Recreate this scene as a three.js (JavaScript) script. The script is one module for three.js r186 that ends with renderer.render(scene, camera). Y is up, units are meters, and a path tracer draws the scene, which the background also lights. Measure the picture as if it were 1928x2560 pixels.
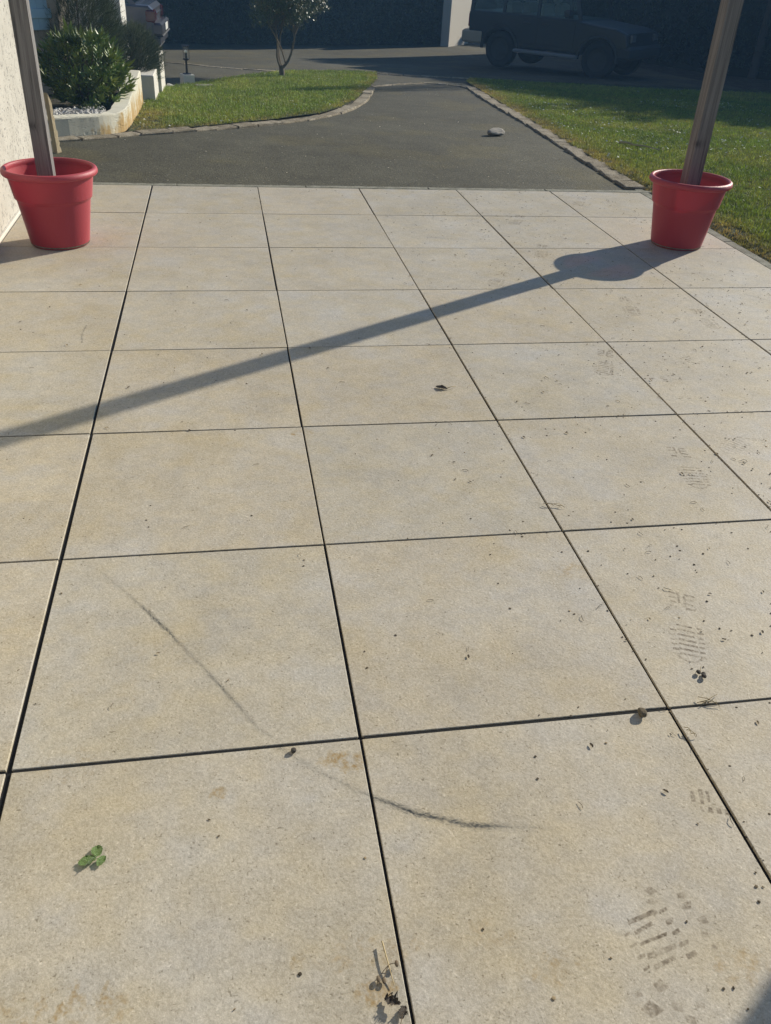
import * as THREE from 'three';
import { Sky } from 'three/addons/objects/Sky.js';
import { mergeGeometries } from 'three/addons/utils/BufferGeometryUtils.js';

// ---------------------------------------------------------------- camera, sky, sun, exposure
const scene = new THREE.Scene();
const camera = new THREE.PerspectiveCamera(62.34, 771 / 1024, 0.05, 600);
camera.rotation.order = 'YXZ';
camera.position.set(0.5435, 1.5798, 6.9778);
camera.rotation.set(-0.58326, -0.20312, 0.06237);

const EL = 25 * Math.PI / 180;
const toSun = new THREE.Vector3(0.841 * Math.cos(EL), Math.sin(EL), -0.541 * Math.cos(EL)).normalize();
const sky = new Sky();
sky.name = 'sky'; sky.userData.kind = 'structure';
sky.scale.setScalar(1000);
sky.material.uniforms.sunPosition.value.copy(toSun);
sky.material.uniforms.turbidity.value = 3;
sky.material.uniforms.rayleigh.value = 1.6;
sky.material.uniforms.mieCoefficient.value = 0.004;
sky.material.uniforms.mieDirectionalG.value = 0.75;
scene.add(sky);
scene.environmentIntensity = 0.122;

const sun = new THREE.DirectionalLight(new THREE.Color(1.0, 0.915, 0.775), 5);
sun.name = 'sun';
sun.position.copy(toSun).multiplyScalar(40);
sun.target.position.set(3, 0, -5);
sun.position.add(sun.target.position);
sun.castShadow = true;
sun.shadow.mapSize.set(4096, 4096);
Object.assign(sun.shadow.camera, { left: -20, right: 20, top: 20, bottom: -20, near: 1, far: 90 });
sun.shadow.radius = 1.2;
scene.add(sun, sun.target);

const renderer = new THREE.WebGLRenderer({ antialias: true });
renderer.toneMapping = THREE.LinearToneMapping;
renderer.toneMappingExposure = 1.22;
renderer.shadowMap.enabled = true;

// ---------------------------------------------------------------- helpers
let seed = 12345;
const rnd = () => { seed |= 0; seed = seed + 0x6D2B79F5 | 0; let t = Math.imul(seed ^ seed >>> 15, 1 | seed); t = t + Math.imul(t ^ t >>> 7, 61 | t) ^ t; return ((t ^ t >>> 14) >>> 0) / 4294967296; };
const rr = (a, b) => a + (b - a) * rnd();
const clamp = (x, a = 0, b = 1) => Math.min(b, Math.max(a, x));
const sstep = (a, b, x) => { const t = clamp((x - a) / (b - a)); return t * t * (3 - 2 * t); };
const V = (x, y, z) => new THREE.Vector3(x, y, z);
const lin = (r, g, b) => new THREE.Color().setRGB(r, g, b);
const used = {};
const numbered = (n) => { const k = used[n] = (used[n] ?? -1) + 1; return k ? n + '_' + String(k).padStart(3, '0') : n; };

// the garden falls away gently from the terrace
const ease = (s, e = 2) => s < 0 ? 0 : s < e ? s * s / 2 / e : s - e / 2;
const gy = (z) => { const s = -z - 0.3; return -0.036 * (ease(s) - ease(s - 14)); };

function hash(x, y, s) { let h = Math.imul(x, 374761393) + Math.imul(y, 668265263) + Math.imul(s, 2147483647 ^ 0x5bd1e995) | 0; h = Math.imul(h ^ h >>> 13, 1274126177); return ((h ^ h >>> 16) >>> 0) / 4294967296; }
function vn(x, y, s = 0) {
  const xi = Math.floor(x), yi = Math.floor(y); let fx = x - xi, fy = y - yi;
  fx = fx * fx * (3 - 2 * fx); fy = fy * fy * (3 - 2 * fy);
  const a = hash(xi, yi, s), b = hash(xi + 1, yi, s), c = hash(xi, yi + 1, s), d = hash(xi + 1, yi + 1, s);
  return a + (b - a) * fx + (c - a) * fy + (a - b - c + d) * fx * fy;
}
const fbm = (x, y, s, o = 3) => { let v = 0, a = 0.5, t = 0; for (let i = 0; i < o; i++) { v += a * vn(x, y, s + i * 17); t += a; a *= 0.5; x *= 2.03; y *= 2.03; } return v / t; };

function dataTex(w, h, fn, { srgb = true, repeat = true } = {}) {
  const d = new Uint8Array(w * h * 4); const o = [0, 0, 0];
  for (let j = 0, k = 0; j < h; j++) for (let i = 0; i < w; i++, k += 4) { fn(i, j, o); d[k] = o[0]; d[k + 1] = o[1]; d[k + 2] = o[2]; d[k + 3] = 255; }
  const t = new THREE.DataTexture(d, w, h, THREE.RGBAFormat);
  t.magFilter = THREE.LinearFilter; t.minFilter = THREE.LinearMipmapLinearFilter; t.generateMipmaps = true;
  if (repeat) t.wrapS = t.wrapT = THREE.RepeatWrapping;
  if (srgb) t.colorSpace = THREE.SRGBColorSpace;
  t.needsUpdate = true; return t;
}
const pnoise = (x, y, n, s) => {  // value noise, period n
  const xi = Math.floor(x), yi = Math.floor(y); let fx = x - xi, fy = y - yi;
  fx = fx * fx * (3 - 2 * fx); fy = fy * fy * (3 - 2 * fy);
  const m = (q) => ((q % n) + n) % n, x0 = m(xi), x1 = m(xi + 1), y0 = m(yi), y1 = m(yi + 1);
  const a = hash(x0, y0, s), b = hash(x1, y0, s), c = hash(x0, y1, s), d = hash(x1, y1, s);
  return a + (b - a) * fx + (c - a) * fy + (a - b - c + d) * fx * fy;
};
const c8 = (v) => v < 0 ? 0 : v > 255 ? 255 : v;

function setUV(g, fn) {   // fn(x,y,z,nx,ny,nz) -> [u,v]
  const p = g.attributes.position, n = g.attributes.normal, uv = new Float32Array(p.count * 2);
  for (let i = 0; i < p.count; i++) { const r = fn(p.getX(i), p.getY(i), p.getZ(i), n.getX(i), n.getY(i), n.getZ(i)); uv[2 * i] = r[0]; uv[2 * i + 1] = r[1]; }
  g.setAttribute('uv', new THREE.BufferAttribute(uv, 2)); return g;
}
const boxUV = (g, s = 1) => setUV(g, (x, y, z, a, b, c) => { a = Math.abs(a); b = Math.abs(b); c = Math.abs(c); return b > a && b > c ? [x / s, z / s] : a > c ? [z / s, y / s] : [x / s, y / s]; });
function shadow(o) { o.traverse((m) => { if (m.isMesh) { m.castShadow = m.receiveShadow = true; } }); return o; }
function mesh(name, g, m, parent) { const o = new THREE.Mesh(g, m); o.name = name; o.castShadow = o.receiveShadow = true; (parent ?? scene).add(o); return o; }
function thing(name, label, category, pos = [0, 0, 0], turn = 0, group) {
  const o = new THREE.Group(); o.name = numbered(name); o.position.set(...pos); o.rotation.y = turn;
  o.userData = { label, category }; if (group) o.userData.group = group; scene.add(o); return o;
}
function tag(o, label, category, group) { o.name = numbered(o.name); Object.assign(o.userData, { label, category }); if (group) o.userData.group = group; return o; }
function struct(o, label) { o.userData.kind = 'structure'; if (label) o.userData.label = label; return o; }
function instanced(name, g, m, mats, parent, cols) {
  const o = new THREE.InstancedMesh(g, m, mats.length); o.name = name; o.userData.kind = 'stuff';
  mats.forEach((x, i) => o.setMatrixAt(i, x)); if (cols) cols.forEach((c, i) => o.setColorAt(i, c));
  o.castShadow = o.receiveShadow = true; (parent ?? scene).add(o); return o;
}
const _q = new THREE.Quaternion(), _e = new THREE.Euler();
const M4 = (p, rx, ry, rz, s, order = 'YXZ') => new THREE.Matrix4().compose(p, _q.setFromEuler(_e.set(rx, ry, rz, order)).clone(), typeof s === 'number' ? V(s, s, s) : s);
function box(w, h, d, x = 0, y = 0, z = 0, c = 0.004) {   // chamfered box, centre at x,y,z
  const s = new THREE.Shape(); const a = w / 2 - c, b = d / 2 - c;
  s.moveTo(-a, -b); s.lineTo(a, -b); s.lineTo(a, b); s.lineTo(-a, b); s.closePath();
  const g = new THREE.ExtrudeGeometry(s, { depth: h - 2 * c, bevelEnabled: true, bevelThickness: c, bevelSize: c, bevelSegments: 1, steps: 1 });
  g.rotateX(-Math.PI / 2); g.translate(x, y - h / 2 + c, z); return g;
}
function bar(a, b, w, t = w) {   // square bar between two points
  const d = b.clone().sub(a), L = d.length(); const g = new THREE.BoxGeometry(w, L, t);
  g.applyQuaternion(new THREE.Quaternion().setFromUnitVectors(V(0, 1, 0), d.normalize())); g.translate((a.x + b.x) / 2, (a.y + b.y) / 2, (a.z + b.z) / 2); return g;
}
function limb(pts, r0, r1, seg = 8, rad = 6) {   // tapered tube through points
  const c = new THREE.CatmullRomCurve3(pts), g = new THREE.TubeGeometry(c, seg, 1, rad, false), p = g.attributes.position;
  for (let i = 0; i <= seg; i++) { const ce = c.getPointAt(i / seg), r = r0 + (r1 - r0) * i / seg; for (let j = 0; j <= rad; j++) { const k = i * (rad + 1) + j; p.setXYZ(k, ce.x + (p.getX(k) - ce.x) * r, ce.y + (p.getY(k) - ce.y) * r, ce.z + (p.getZ(k) - ce.z) * r); } }
  g.computeVertexNormals(); return g;
}
function leafGeo(L, W, bend = 0.2, fold = 0.15, n = 4) {   // pointed leaf along +y from the origin, facing +z
  const p = [], ix = [];
  for (let i = 0; i <= n; i++) { const t = i / n, w = W / 2 * Math.pow(Math.sin(Math.PI * Math.pow(t, 0.8) * 0.98 + 0.02), 0.8), z = -bend * L * t * t; p.push(-w, t * L, z + fold * w, 0, t * L, z, w, t * L, z + fold * w); }
  for (let i = 0; i < n; i++) { const k = i * 3; ix.push(k, k + 1, k + 3, k + 1, k + 4, k + 3, k + 1, k + 2, k + 4, k + 2, k + 5, k + 4); }
  const g = new THREE.BufferGeometry(); g.setAttribute('position', new THREE.Float32BufferAttribute(p, 3)); g.setIndex(ix); g.computeVertexNormals(); setUV(g, (x, y) => [x, y]); return g;
}
function polyAt(pts, s) { for (let i = 0; i < pts.length - 1; i++) { const d = Math.hypot(pts[i + 1][0] - pts[i][0], pts[i + 1][1] - pts[i][1]); if (s <= d || i === pts.length - 2) { const t = s / d; return [pts[i][0] + (pts[i + 1][0] - pts[i][0]) * t, pts[i][1] + (pts[i + 1][1] - pts[i][1]) * t, Math.atan2(pts[i + 1][1] - pts[i][1], pts[i + 1][0] - pts[i][0])]; } s -= d; } }
const polyLen = (pts) => pts.reduce((s, p, i) => i ? s + Math.hypot(p[0] - pts[i - 1][0], p[1] - pts[i - 1][1]) : 0, 0);
const smooth2 = (pts, n = 8) => new THREE.CatmullRomCurve3(pts.map(([x, z]) => V(x, 0, z)), false, 'centripetal').getPoints(n * (pts.length - 1)).map((p) => [p.x, p.z]);
const interp = (tab, z) => { for (let i = 0; i < tab.length - 1; i++) { const [a, x] = tab[i], [b, y] = tab[i + 1]; if ((z <= a && z >= b) || (z >= a && z <= b)) return x + (y - x) * (z - a) / (b - a); } return Math.abs(z - tab[0][0]) < Math.abs(z - tab[tab.length - 1][0]) ? tab[0][1] : tab[tab.length - 1][1]; };

// ---------------------------------------------------------------- ground sheets
// asphalt: one map over the whole drive (no repeats) and a fine grain
const asphaltMap = dataTex(2048, 2048, (i, j, o) => {
  const x = i / 2048 * 16, y = j / 2048 * 26;
  const a = fbm(x * 0.7, y * 0.7, 3, 4), b = fbm(x * 5, y * 5, 9, 3), g = hash(i, j, 5), p = fbm(x * 1.6 + 9, y * 1.6, 31, 3);
  let v = 64 + (a - 0.5) * 28 + (b - 0.5) * 20 + (g - 0.5) * 30; if (g > 0.988) v += 44; if (g < 0.02) v -= 22;
  const br = sstep(0.52, 0.72, p) * 8;
  o[0] = c8(v + 7 + br); o[1] = c8(v + 3 + br * 0.7); o[2] = c8(v - 17 - br * 0.4);
}, { repeat: false });
const grainBump = dataTex(512, 512, (i, j, o) => { const v = 255 * (0.55 * hash(i, j, 2) + 0.45 * pnoise(i / 4, j / 4, 128, 6)); o[0] = o[1] = o[2] = v; }, { srgb: false });
const asphaltBump = grainBump.clone(); asphaltBump.repeat.set(16, 26); asphaltBump.needsUpdate = true;
const mAsphalt = new THREE.MeshStandardMaterial({ map: asphaltMap, bumpMap: asphaltBump, bumpScale: 0.004, roughness: 0.9 });
function sheet(rows, xl, xr, m, dy, uvf, pw = 1) {   // strip rows from z list; xl,xr functions of z
  const p = [], ix = [];
  rows.forEach((z) => { const a = xl(z), b = xr(z); for (let i = 0; i <= m; i++) { const x = a + (b - a) * Math.pow(i / m, pw); p.push(x, gy(z) + dy(x, z), z); } });
  for (let j = 0; j < rows.length - 1; j++) for (let i = 0; i < m; i++) { const k = j * (m + 1) + i; ix.push(k, k + m + 1, k + 1, k + 1, k + m + 1, k + m + 2); }
  const g = new THREE.BufferGeometry(); g.setAttribute('position', new THREE.Float32BufferAttribute(p, 3)); g.setIndex(ix); g.computeVertexNormals();
  return setUV(g, (x, y, z) => uvf(x, z));
}
const range = (a, b, n) => Array.from({ length: n + 1 }, (_, i) => a + (b - a) * i / n);

const soilMap = dataTex(512, 512, (i, j, o) => { const a = pnoise(i / 32, j / 32, 16, 1), b = pnoise(i / 6, j / 6, 86, 2), h = hash(i, j, 8); const v = 58 + (a - 0.5) * 26 + (b - 0.5) * 30 + (h - 0.5) * 26; o[0] = c8(v + 6); o[1] = c8(v); o[2] = c8(v - 18); });
const mSoil = new THREE.MeshStandardMaterial({ map: soilMap, bumpMap: grainBump, bumpScale: 0.01, roughness: 1 });
const turfMap = dataTex(512, 512, (i, j, o) => { const a = pnoise(i / 40, j / 40, 13, 11), b = pnoise(i / 5, j / 5, 103, 12), h = hash(i, j, 18); const v = 62 + (a - 0.5) * 26 + (b - 0.5) * 32 + (h - 0.5) * 28; o[0] = c8(v * 0.98); o[1] = c8(v * 1.08); o[2] = c8(v * 0.5); });
const mTurf = new THREE.MeshStandardMaterial({ map: turfMap, bumpMap: grainBump, bumpScale: 0.015, roughness: 1 });

struct(mesh('ground', sheet([60, 20, 8, 0, -0.3, -0.8, -1.3, -1.8, -2.3, -6, -10, -14.3, -15.3, -16.3, -30, -80, -200], () => -150, () => 150, 4, () => -0.07, (x, z) => [x / 2, z / 2]), mSoil), 'bare ground around the plot');
struct(mesh('driveway', sheet([-0.1, -0.3, -0.5, -0.8, -1.05, -1.3, -1.55, -1.8, -2.05, -2.3, -4, -6, -8, -10, -12, -14.3, -14.8, -15.3, -15.8, -16.3, -21, -26], () => -5, () => 11, 4, () => -0.012, (x, z) => [(x + 5) / 16, (z + 26) / 26]), mAsphalt), 'worn grey asphalt drive running from the terrace to the parked cars');

// ---------------------------------------------------------------- terrace of large porcelain tiles with added dark strips in the open joints
const T = 0.8;
const COLS = [-1, 0, 1, 2, 3, 4];   // tile columns, x from c*T
const gapX = { '-1': 0.004, 0: 0.0115, 1: 0.008, 2: 0.0075, 3: 0.008, 4: 0.011, 5: 0.004 };
const gapZ = (j) => [0.006, 0.006, 0.0055, 0.006, 0.0065, 0.0075, 0.0075, 0.0085, 0.008, 0.008, 0.008, 0.008][j];

// marks brought in on shoes and wheels: drawn in metres
function marksCanvas(x0, z0, w, h, ppm) {
  const cv = document.createElement('canvas'); cv.width = Math.round(w * ppm); cv.height = Math.round(h * ppm);
  const c = cv.getContext('2d'); c.fillStyle = '#000'; c.fillRect(0, 0, cv.width, cv.height);
  c.scale(ppm, ppm); c.translate(-x0, -z0);
  const st = seed; seed = 777;
  // channel red: brown mud, green: dark rubber scuff, blue: ochre stain
  const quad = (x, y, w2, h2, a, s = 0) => { c.fillStyle = `rgba(255,0,0,${a})`; c.beginPath(); c.moveTo(x, y); c.lineTo(x + w2, y + s); c.lineTo(x + w2 + rr(-0.002, 0.002), y + h2 + s); c.lineTo(x + rr(-0.002, 0.002), y + h2); c.closePath(); c.fill(); };
  c.globalCompositeOperation = 'lighter';
  function shoe(x, z, ang, a, k = 1, forefoot = 1, heel = 1) {   // x,z at the middle of the sole; toe towards -z when ang = 0
    c.save(); c.translate(x, z); c.rotate(ang); c.scale(k, k);
    if (heel) for (let i = 0; i < 7; i++) { const y = -0.005 + i * 0.0195, b = a * rr(0.55, 1.1), w = 1 - 0.045 * Math.abs(i - 2.5); if (i > 0) quad(-0.047 * w, y + 0.006, rr(0.014, 0.018), rr(0.006, 0.009), b * rr(0.4, 1)); quad(-0.024, y + 0.002, rr(0.042, 0.05), rr(0.006, 0.009), b, 0.004); if (i < 7) quad(0.029, y + 0.006, rr(0.015, 0.02) * w, rr(0.007, 0.011), b * rr(0.7, 1.15)); }
    if (heel) { c.strokeStyle = `rgba(255,0,0,${a * 0.55})`; c.lineWidth = 0.006; c.beginPath(); c.arc(0, 0.112, 0.034, 0.5, 2.7); c.stroke(); }
    if (forefoot) { for (let i = 0; i < 4; i++) { const y = -0.15 + i * 0.021, b = a * rr(0.45, 1.05); if (rnd() < 0.9) quad(-0.034, y, rr(0.018, 0.026), 0.008, b, 0.003); if (rnd() < 0.9) quad(0.01, y + 0.004, rr(0.02, 0.03), 0.009, b, 0.003); } quad(-0.011, -0.15, 0.008, 0.05, a * 0.7); quad(0.006, -0.135, 0.007, 0.05, a * 0.7); }
    c.restore();
  }
  function smudge(x, z, n, rx, rz, a, ang) { c.save(); c.translate(x, z); c.rotate(ang); for (let i = 0; i < n; i++) quad(rr(-rx, rx), rr(-rz, rz), rr(0.006, 0.022), rr(0.003, 0.008), a * rr(0.3, 1), rr(-0.003, 0.003)); c.restore(); }
  shoe(1.795, 5.30, 0.36, 0.62, 1.05); shoe(2.235, 4.43, 0.14, 0.62, 1.05); shoe(2.29, 3.45, 0.42, 0.6, 1.05); smudge(2.42, 3.62, 26, 0.16, 0.05, 0.55, 0.2);
  shoe(2.74, 2.70, 0.2, 0.6); shoe(3.1, 2.9, 0.1, 0.56); shoe(2.64, 0.9, 0.5, 0.6); shoe(3.34, 0.33, 0.5, 0.6); shoe(2.57, 1.66, 0.35, 0.6); shoe(2.12, 2.22, 0.5, 0.5);
  shoe(2.64, 3.48, 1.0, 0.3, 1, 1, 0); smudge(2.62, 3.47, 34, 0.15, 0.05, 0.42, 0.25); shoe(2.56, 4.24, 0.9, 0.32, 1, 0, 1); smudge(2.55, 4.22, 22, 0.12, 0.1, 0.4, 0.3);
  smudge(2.45, 2.98, 30, 0.17, 0.09, 0.35, 0.25); smudge(2.5, 3.88, 12, 0.12, 0.05, 0.35, 0); smudge(2.95, 3.9, 14, 0.14, 0.05, 0.35, 0); smudge(3.4, 3.05, 16, 0.2, 0.1, 0.32, 0);
  // big boot print near the camera, toe down the frame
  c.save(); c.translate(1.3, 6.165); c.rotate(0.12);
  for (let i = 0; i < 5; i++) { const y = -0.045 + i * 0.0225, k = i * 0.006; if (i !== 0) quad(-0.064 + k, y + 0.02, rr(0.012, 0.018), 0.006, rr(0.2, 0.4), -0.007); quad(-0.042 + k, y + 0.014, rr(0.03, 0.064), rr(0.007, 0.012), rr(0.3, 0.6), -0.02); quad(0.028 + k, y - 0.006, rr(0.014, 0.024), rr(0.008, 0.012), rr(0.2, 0.5), -0.008); }
  c.restore();
  const poly = (a, pts) => { c.fillStyle = `rgba(255,0,0,${a})`; c.beginPath(); pts.forEach(([x, y], i) => i ? c.lineTo(x, y) : c.moveTo(x, y)); c.closePath(); c.fill(); };
  for (const [x, z, s, a, t] of [[1.335, 6.075, 0.016, 0.34, 0.3], [1.326, 6.098, 0.015, 0.26, 0.1], [1.322, 6.12, 0.016, 0.3, 0.2], [1.395, 6.093, 0.018, 0.42, 0.8], [1.395, 6.115, 0.017, 0.36, 1], [1.412, 6.15, 0.018, 0.36, 0.6], [1.405, 6.178, 0.012, 0.3, 1], [1.41, 6.205, 0.011, 0.3, 1], [1.235, 6.298, 0.03, 0.34, 0.2], [1.222, 6.268, 0.016, 0.26, 0.5], [1.27, 6.26, 0.02, 0.36, 0.4], [1.285, 6.30, 0.016, 0.3, 1.1], [1.30, 6.325, 0.016, 0.34, 1.0], [1.33, 6.302, 0.014, 0.26, 0.9]])
    poly(a, [0, 1, 2, 3].map((k) => { const q = t + k * Math.PI / 2, e = s * rr(0.55, 1); return [x + Math.cos(q) * e, z + Math.sin(q) * e * 0.8]; }));
  for (const [x, z, l] of [[1.535, 5.865, 0.03], [1.553, 5.868, 0.042], [1.57, 5.87, 0.03], [1.54, 5.9, 0.014], [1.558, 5.905, 0.014], [1.575, 5.91, 0.016], [1.592, 5.915, 0.014]]) { c.save(); c.translate(x, z); c.rotate(0.3); quad(-0.004, -l / 2, rr(0.006, 0.011), l, rr(0.35, 0.55)); c.restore(); }
  // rubber scuffs: many short hairs along a line
  function scuff(pts, wd, dens, av) { const L = polyLen(pts); for (let i = 0; i < L * dens; i++) { const s = rnd(), q = polyAt(pts, s * L); if (!q) continue; const a = av(s) * rr(0.2, 1); if (a <= 0.01) continue; c.strokeStyle = `rgba(0,255,0,${a})`; c.lineWidth = rr(0.0006, 0.0018); const o = rr(-1, 1) * rr(0, 1) * wd, n = q[2] + Math.PI / 2, tx = q[0] + Math.cos(n) * o, tz = q[1] + Math.sin(n) * o, d = q[2] + rr(-0.5, 0.5), l = rr(0.003, 0.013); c.beginPath(); c.moveTo(tx, tz); c.lineTo(tx + Math.cos(d) * l, tz + Math.sin(d) * l); c.stroke(); } }
  const bump = (c0, w2) => (s) => Math.exp(-((s - c0) ** 2) / w2);
  scuff([[0.12, 4.87], [0.22, 5.0], [0.31, 5.13], [0.38, 5.24], [0.46, 5.37], [0.56, 5.54], [0.59, 5.57]], 0.011, 4200, (s) => 0.05 + 0.24 * bump(0.37, 0.015)(s) + 0.12 * bump(0.75, 0.02)(s));
  scuff([[0.59, 5.59], [0.69, 5.69], [0.77, 5.75]], 0.016, 3400, () => 0.13);
  scuff([[0.77, 5.752], [0.83, 5.79], [0.89, 5.828], [0.95, 5.852], [1.01, 5.876], [1.09, 5.888], [1.18, 5.905]], 0.014, 6000, (s) => 0.27 * bump(0.32, 0.06)(s) + 0.2 * bump(0.62, 0.015)(s) + 0.04);
  scuff([[-0.145, 2.88], [-0.155, 3.0], [-0.14, 3.1]], 0.008, 2000, () => 0.22);
  scuff([[2.75, 2.08], [3.15, 2.12], [3.45, 2.13]], 0.006, 1500, (s) => 0.26 * vn(s * 22, 1, 4)); scuff([[1.85, 1.35], [2.2, 1.42]], 0.004, 1500, () => 0.2); scuff([[3.55, 2.5], [3.75, 2.75]], 0.005, 1400, () => 0.2);
  scuff([[1.95, 0.4], [2.05, 0.7], [2.0, 0.95]], 0.004, 800, () => 0.14); scuff([[0.95, 1.3], [1.15, 1.7]], 0.004, 700, () => 0.12); scuff([[-0.35, 0.5], [-0.1, 0.95], [0.0, 1.35]], 0.004, 700, () => 0.12);
  // ochre stains
  for (const [x, z, rx, rz, a, n] of [[0.72, 6.12, 0.13, 0.035, 0.16, 60], [0.745, 6.2, 0.04, 0.02, 0.34, 40], [0.21, 6.15, 0.1, 0.05, 0.3, 70], [0.10, 6.17, 0.08, 0.06, 0.2, 60], [0.75, 5.665, 0.05, 0.03, 0.3, 60], [0.46, 5.72, 0.015, 0.015, 0.4, 16], [1.55, 5.02, 0.06, 0.04, 0.12, 60], [0.3, 5.3, 0.1, 0.14, 0.1, 70], [0.13, 5.6, 0.08, 0.05, 0.1, 60], [1.08, 6.2, 0.07, 0.03, 0.16, 40], [0.98, 6.12, 0.05, 0.03, 0.14, 30], [0.55, 3.3, 0.2, 0.12, 0.07, 60], [1.05, 3.85, 0.2, 0.1, 0.07, 60], [1.45, 6.25, 0.06, 0.03, 0.2, 40], [0.79, 4.05, 0.05, 0.03, 0.2, 30]])
    for (let i = 0; i < n; i++) { const t = rr(0, 6.28), q = Math.sqrt(rnd()); c.fillStyle = `rgba(0,0,255,${a * rr(0.3, 1)})`; c.beginPath(); c.ellipse(x + Math.cos(t) * q * rx, z + Math.sin(t) * q * rz, rr(0.004, 0.018), rr(0.003, 0.009), rr(0, 3), 0, 7); c.fill(); }
  seed = st;
  return c.getImageData(0, 0, cv.width, cv.height).data;
}
function tileMaps(x0, z0, w, h, ppm) {
  const W = Math.round(w * ppm), H = Math.round(h * ppm), mk = marksCanvas(x0, z0, w, h, ppm);
  const bump = new Uint8Array(W * H * 4);
  const map = dataTex(W, H, (i, j, o) => {
    const x = x0 + (i + 0.5) / ppm, z = z0 + (j + 0.5) / ppm, ci = Math.floor(x / T), cj = Math.floor(z / T), s = 40 + ci * 13 + cj * 57;
    const u = x + ci * 7.3, v = z + cj * 3.7;                       // every tile its own pattern
    const tone = (hash(ci, cj, 91) - 0.5), warm = (hash(ci, cj, 92) - 0.5);
    const big = vn(u * 4.2, v * 4.2, s) * 0.6 + vn(u * 9, v * 9, s + 1) * 0.4, mid = vn(u * 21, v * 21, s + 2) * 0.55 + vn(u * 47, v * 47, s + 3) * 0.45;
    const fine = vn(u * 210, v * 210, s + 4), grit = hash(i, j, 7), oc = vn(u * 3.1 + 5, v * 3.1, s + 5) * 0.55 + vn(u * 11, v * 11, s + 6) * 0.45;
    const ochre = sstep(0.5, 0.78, oc) * (0.4 + 0.6 * mid), grey = sstep(0.55, 0.85, big);
    const sp = vn(u * 260, v * 330, s + 8), pit = sstep(0.86, 0.95, sp) * (vn(u * 60, v * 60, s + 9) > 0.45 ? 1 : 0.35), lt = sstep(0.88, 0.95, vn(u * 300, v * 250, s + 10));
    const cm = vn(u * 13, v * 16, s + 12) * 0.6 + vn(u * 33, v * 41, s + 13) * 0.4 - 0.5;
    let r = 178 + cm * 8, g = 169 + cm * 3, b = 150 - cm * 9;
    const d = tone * 5 + (big - 0.5) * 15 + (mid - 0.5) * 12 + (fine - 0.5) * 18 + (grit - 0.5) * 24 - pit * 44 + lt * 22;
    r += d + warm * 2 - ochre * 2 - grey * 3; g += d - ochre * 4 - grey * 1; b += d - warm * 2.5 - ochre * 9 + grey * 3;
    const k = (j * W + i) * 4, brk = clamp(0.12 + 1.25 * vn(x * 260, z * 260, 3) * (0.25 + 0.95 * vn(x * 70, z * 70, 5)), 0, 1.1);
    const mud = Math.min(0.95, mk[k] / 255 * 1.75) * brk, rub = mk[k + 1] / 255 * (0.6 + 0.6 * fine), ost = Math.min(0.75, mk[k + 2] / 255) * brk;
    r += (92 - r) * mud; g += (80 - g) * mud; b += (62 - b) * mud;
    r += (66 - r) * rub; g += (66 - g) * rub; b += (62 - b) * rub;
    r += (146 - r) * ost; g += (118 - g) * ost; b += (72 - b) * ost;
    o[0] = c8(r); o[1] = c8(g); o[2] = c8(b);
    const bb = c8(128 + (fine - 0.5) * 90 + (grit - 0.5) * 60 + (mid - 0.5) * 40 - pit * 70 + lt * 30); bump[k] = bump[k + 1] = bump[k + 2] = bb; bump[k + 3] = 255;
  }, { repeat: false });
  const bt = new THREE.DataTexture(bump, W, H, THREE.RGBAFormat); bt.magFilter = THREE.LinearFilter; bt.minFilter = THREE.LinearMipmapLinearFilter; bt.generateMipmaps = true; bt.needsUpdate = true;
  return new THREE.MeshPhysicalMaterial({ map, bumpMap: bt, bumpScale: 0.0009, roughness: 0.62, specularIntensity: 0.5 });
}
const mNear = tileMaps(-0.8, 4.0, 3.2, 2.4, 640), mFar = tileMaps(-0.8, 0, 4.8, 4.8, 426);
const mUnder = new THREE.MeshStandardMaterial({ color: lin(0.03, 0.03, 0.03), roughness: 1 });
const terrace = new THREE.Group(); terrace.name = 'terrace'; struct(terrace, 'terrace of large beige stone-effect tiles with added dark strips in the open joints'); scene.add(terrace);
mesh('bedding', new THREE.BoxGeometry(5.0, 0.04, 9.3).translate(1.6, -0.075, 4.6), mUnder, terrace);
const mDarkStrip = new THREE.MeshStandardMaterial({ color: lin(0.006, 0.006, 0.006), roughness: 1 });  // near-black strips added inside the open gaps, standing in for their shade
for (let i = 0; i <= 4; i++) mesh('added_dark_strip', new THREE.BoxGeometry(gapX[i] + 0.006, 0.02, 8.79).translate(i * T, -0.0165, 4.4), mDarkStrip, terrace);
for (let j = 1; j <= 10; j++) for (const c of COLS) mesh('added_dark_strip', new THREE.BoxGeometry(T - 0.02, 0.019, gapZ(j) + 0.006).translate((c + 0.5) * T, -0.0125, j * T), mDarkStrip, terrace);
function tileGeo(w, d, u0, v0, u1, v1) {
  const c = 0.0014, t = 0.022, P = [], I = [], U = [];
  const ring = (i, y) => [[i, i], [w - i, i], [w - i, d - i], [i, d - i]].map(([x, z]) => [x, y, z]);
  const q = (a, b, e, f) => { const k = P.length / 3; for (const p of [a, b, e, f]) { P.push(...p); U.push(u0 + (u1 - u0) * clamp(p[0] / w), v0 + (v1 - v0) * clamp(p[2] / d)); } I.push(k, k + 2, k + 1, k, k + 3, k + 2); };
  const A = ring(c, 0), B = ring(0, -c), C = ring(0, -t);
  q(...A); for (let i = 0; i < 4; i++) { const n = (i + 1) % 4; q(B[i], B[n], A[n], A[i]); q(C[i], C[n], B[n], B[i]); }
  const g = new THREE.BufferGeometry(); g.setAttribute('position', new THREE.Float32BufferAttribute(P, 3)); g.setAttribute('uv', new THREE.Float32BufferAttribute(U, 2)); g.setIndex(I); g.computeVertexNormals(); return g;
}
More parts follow.
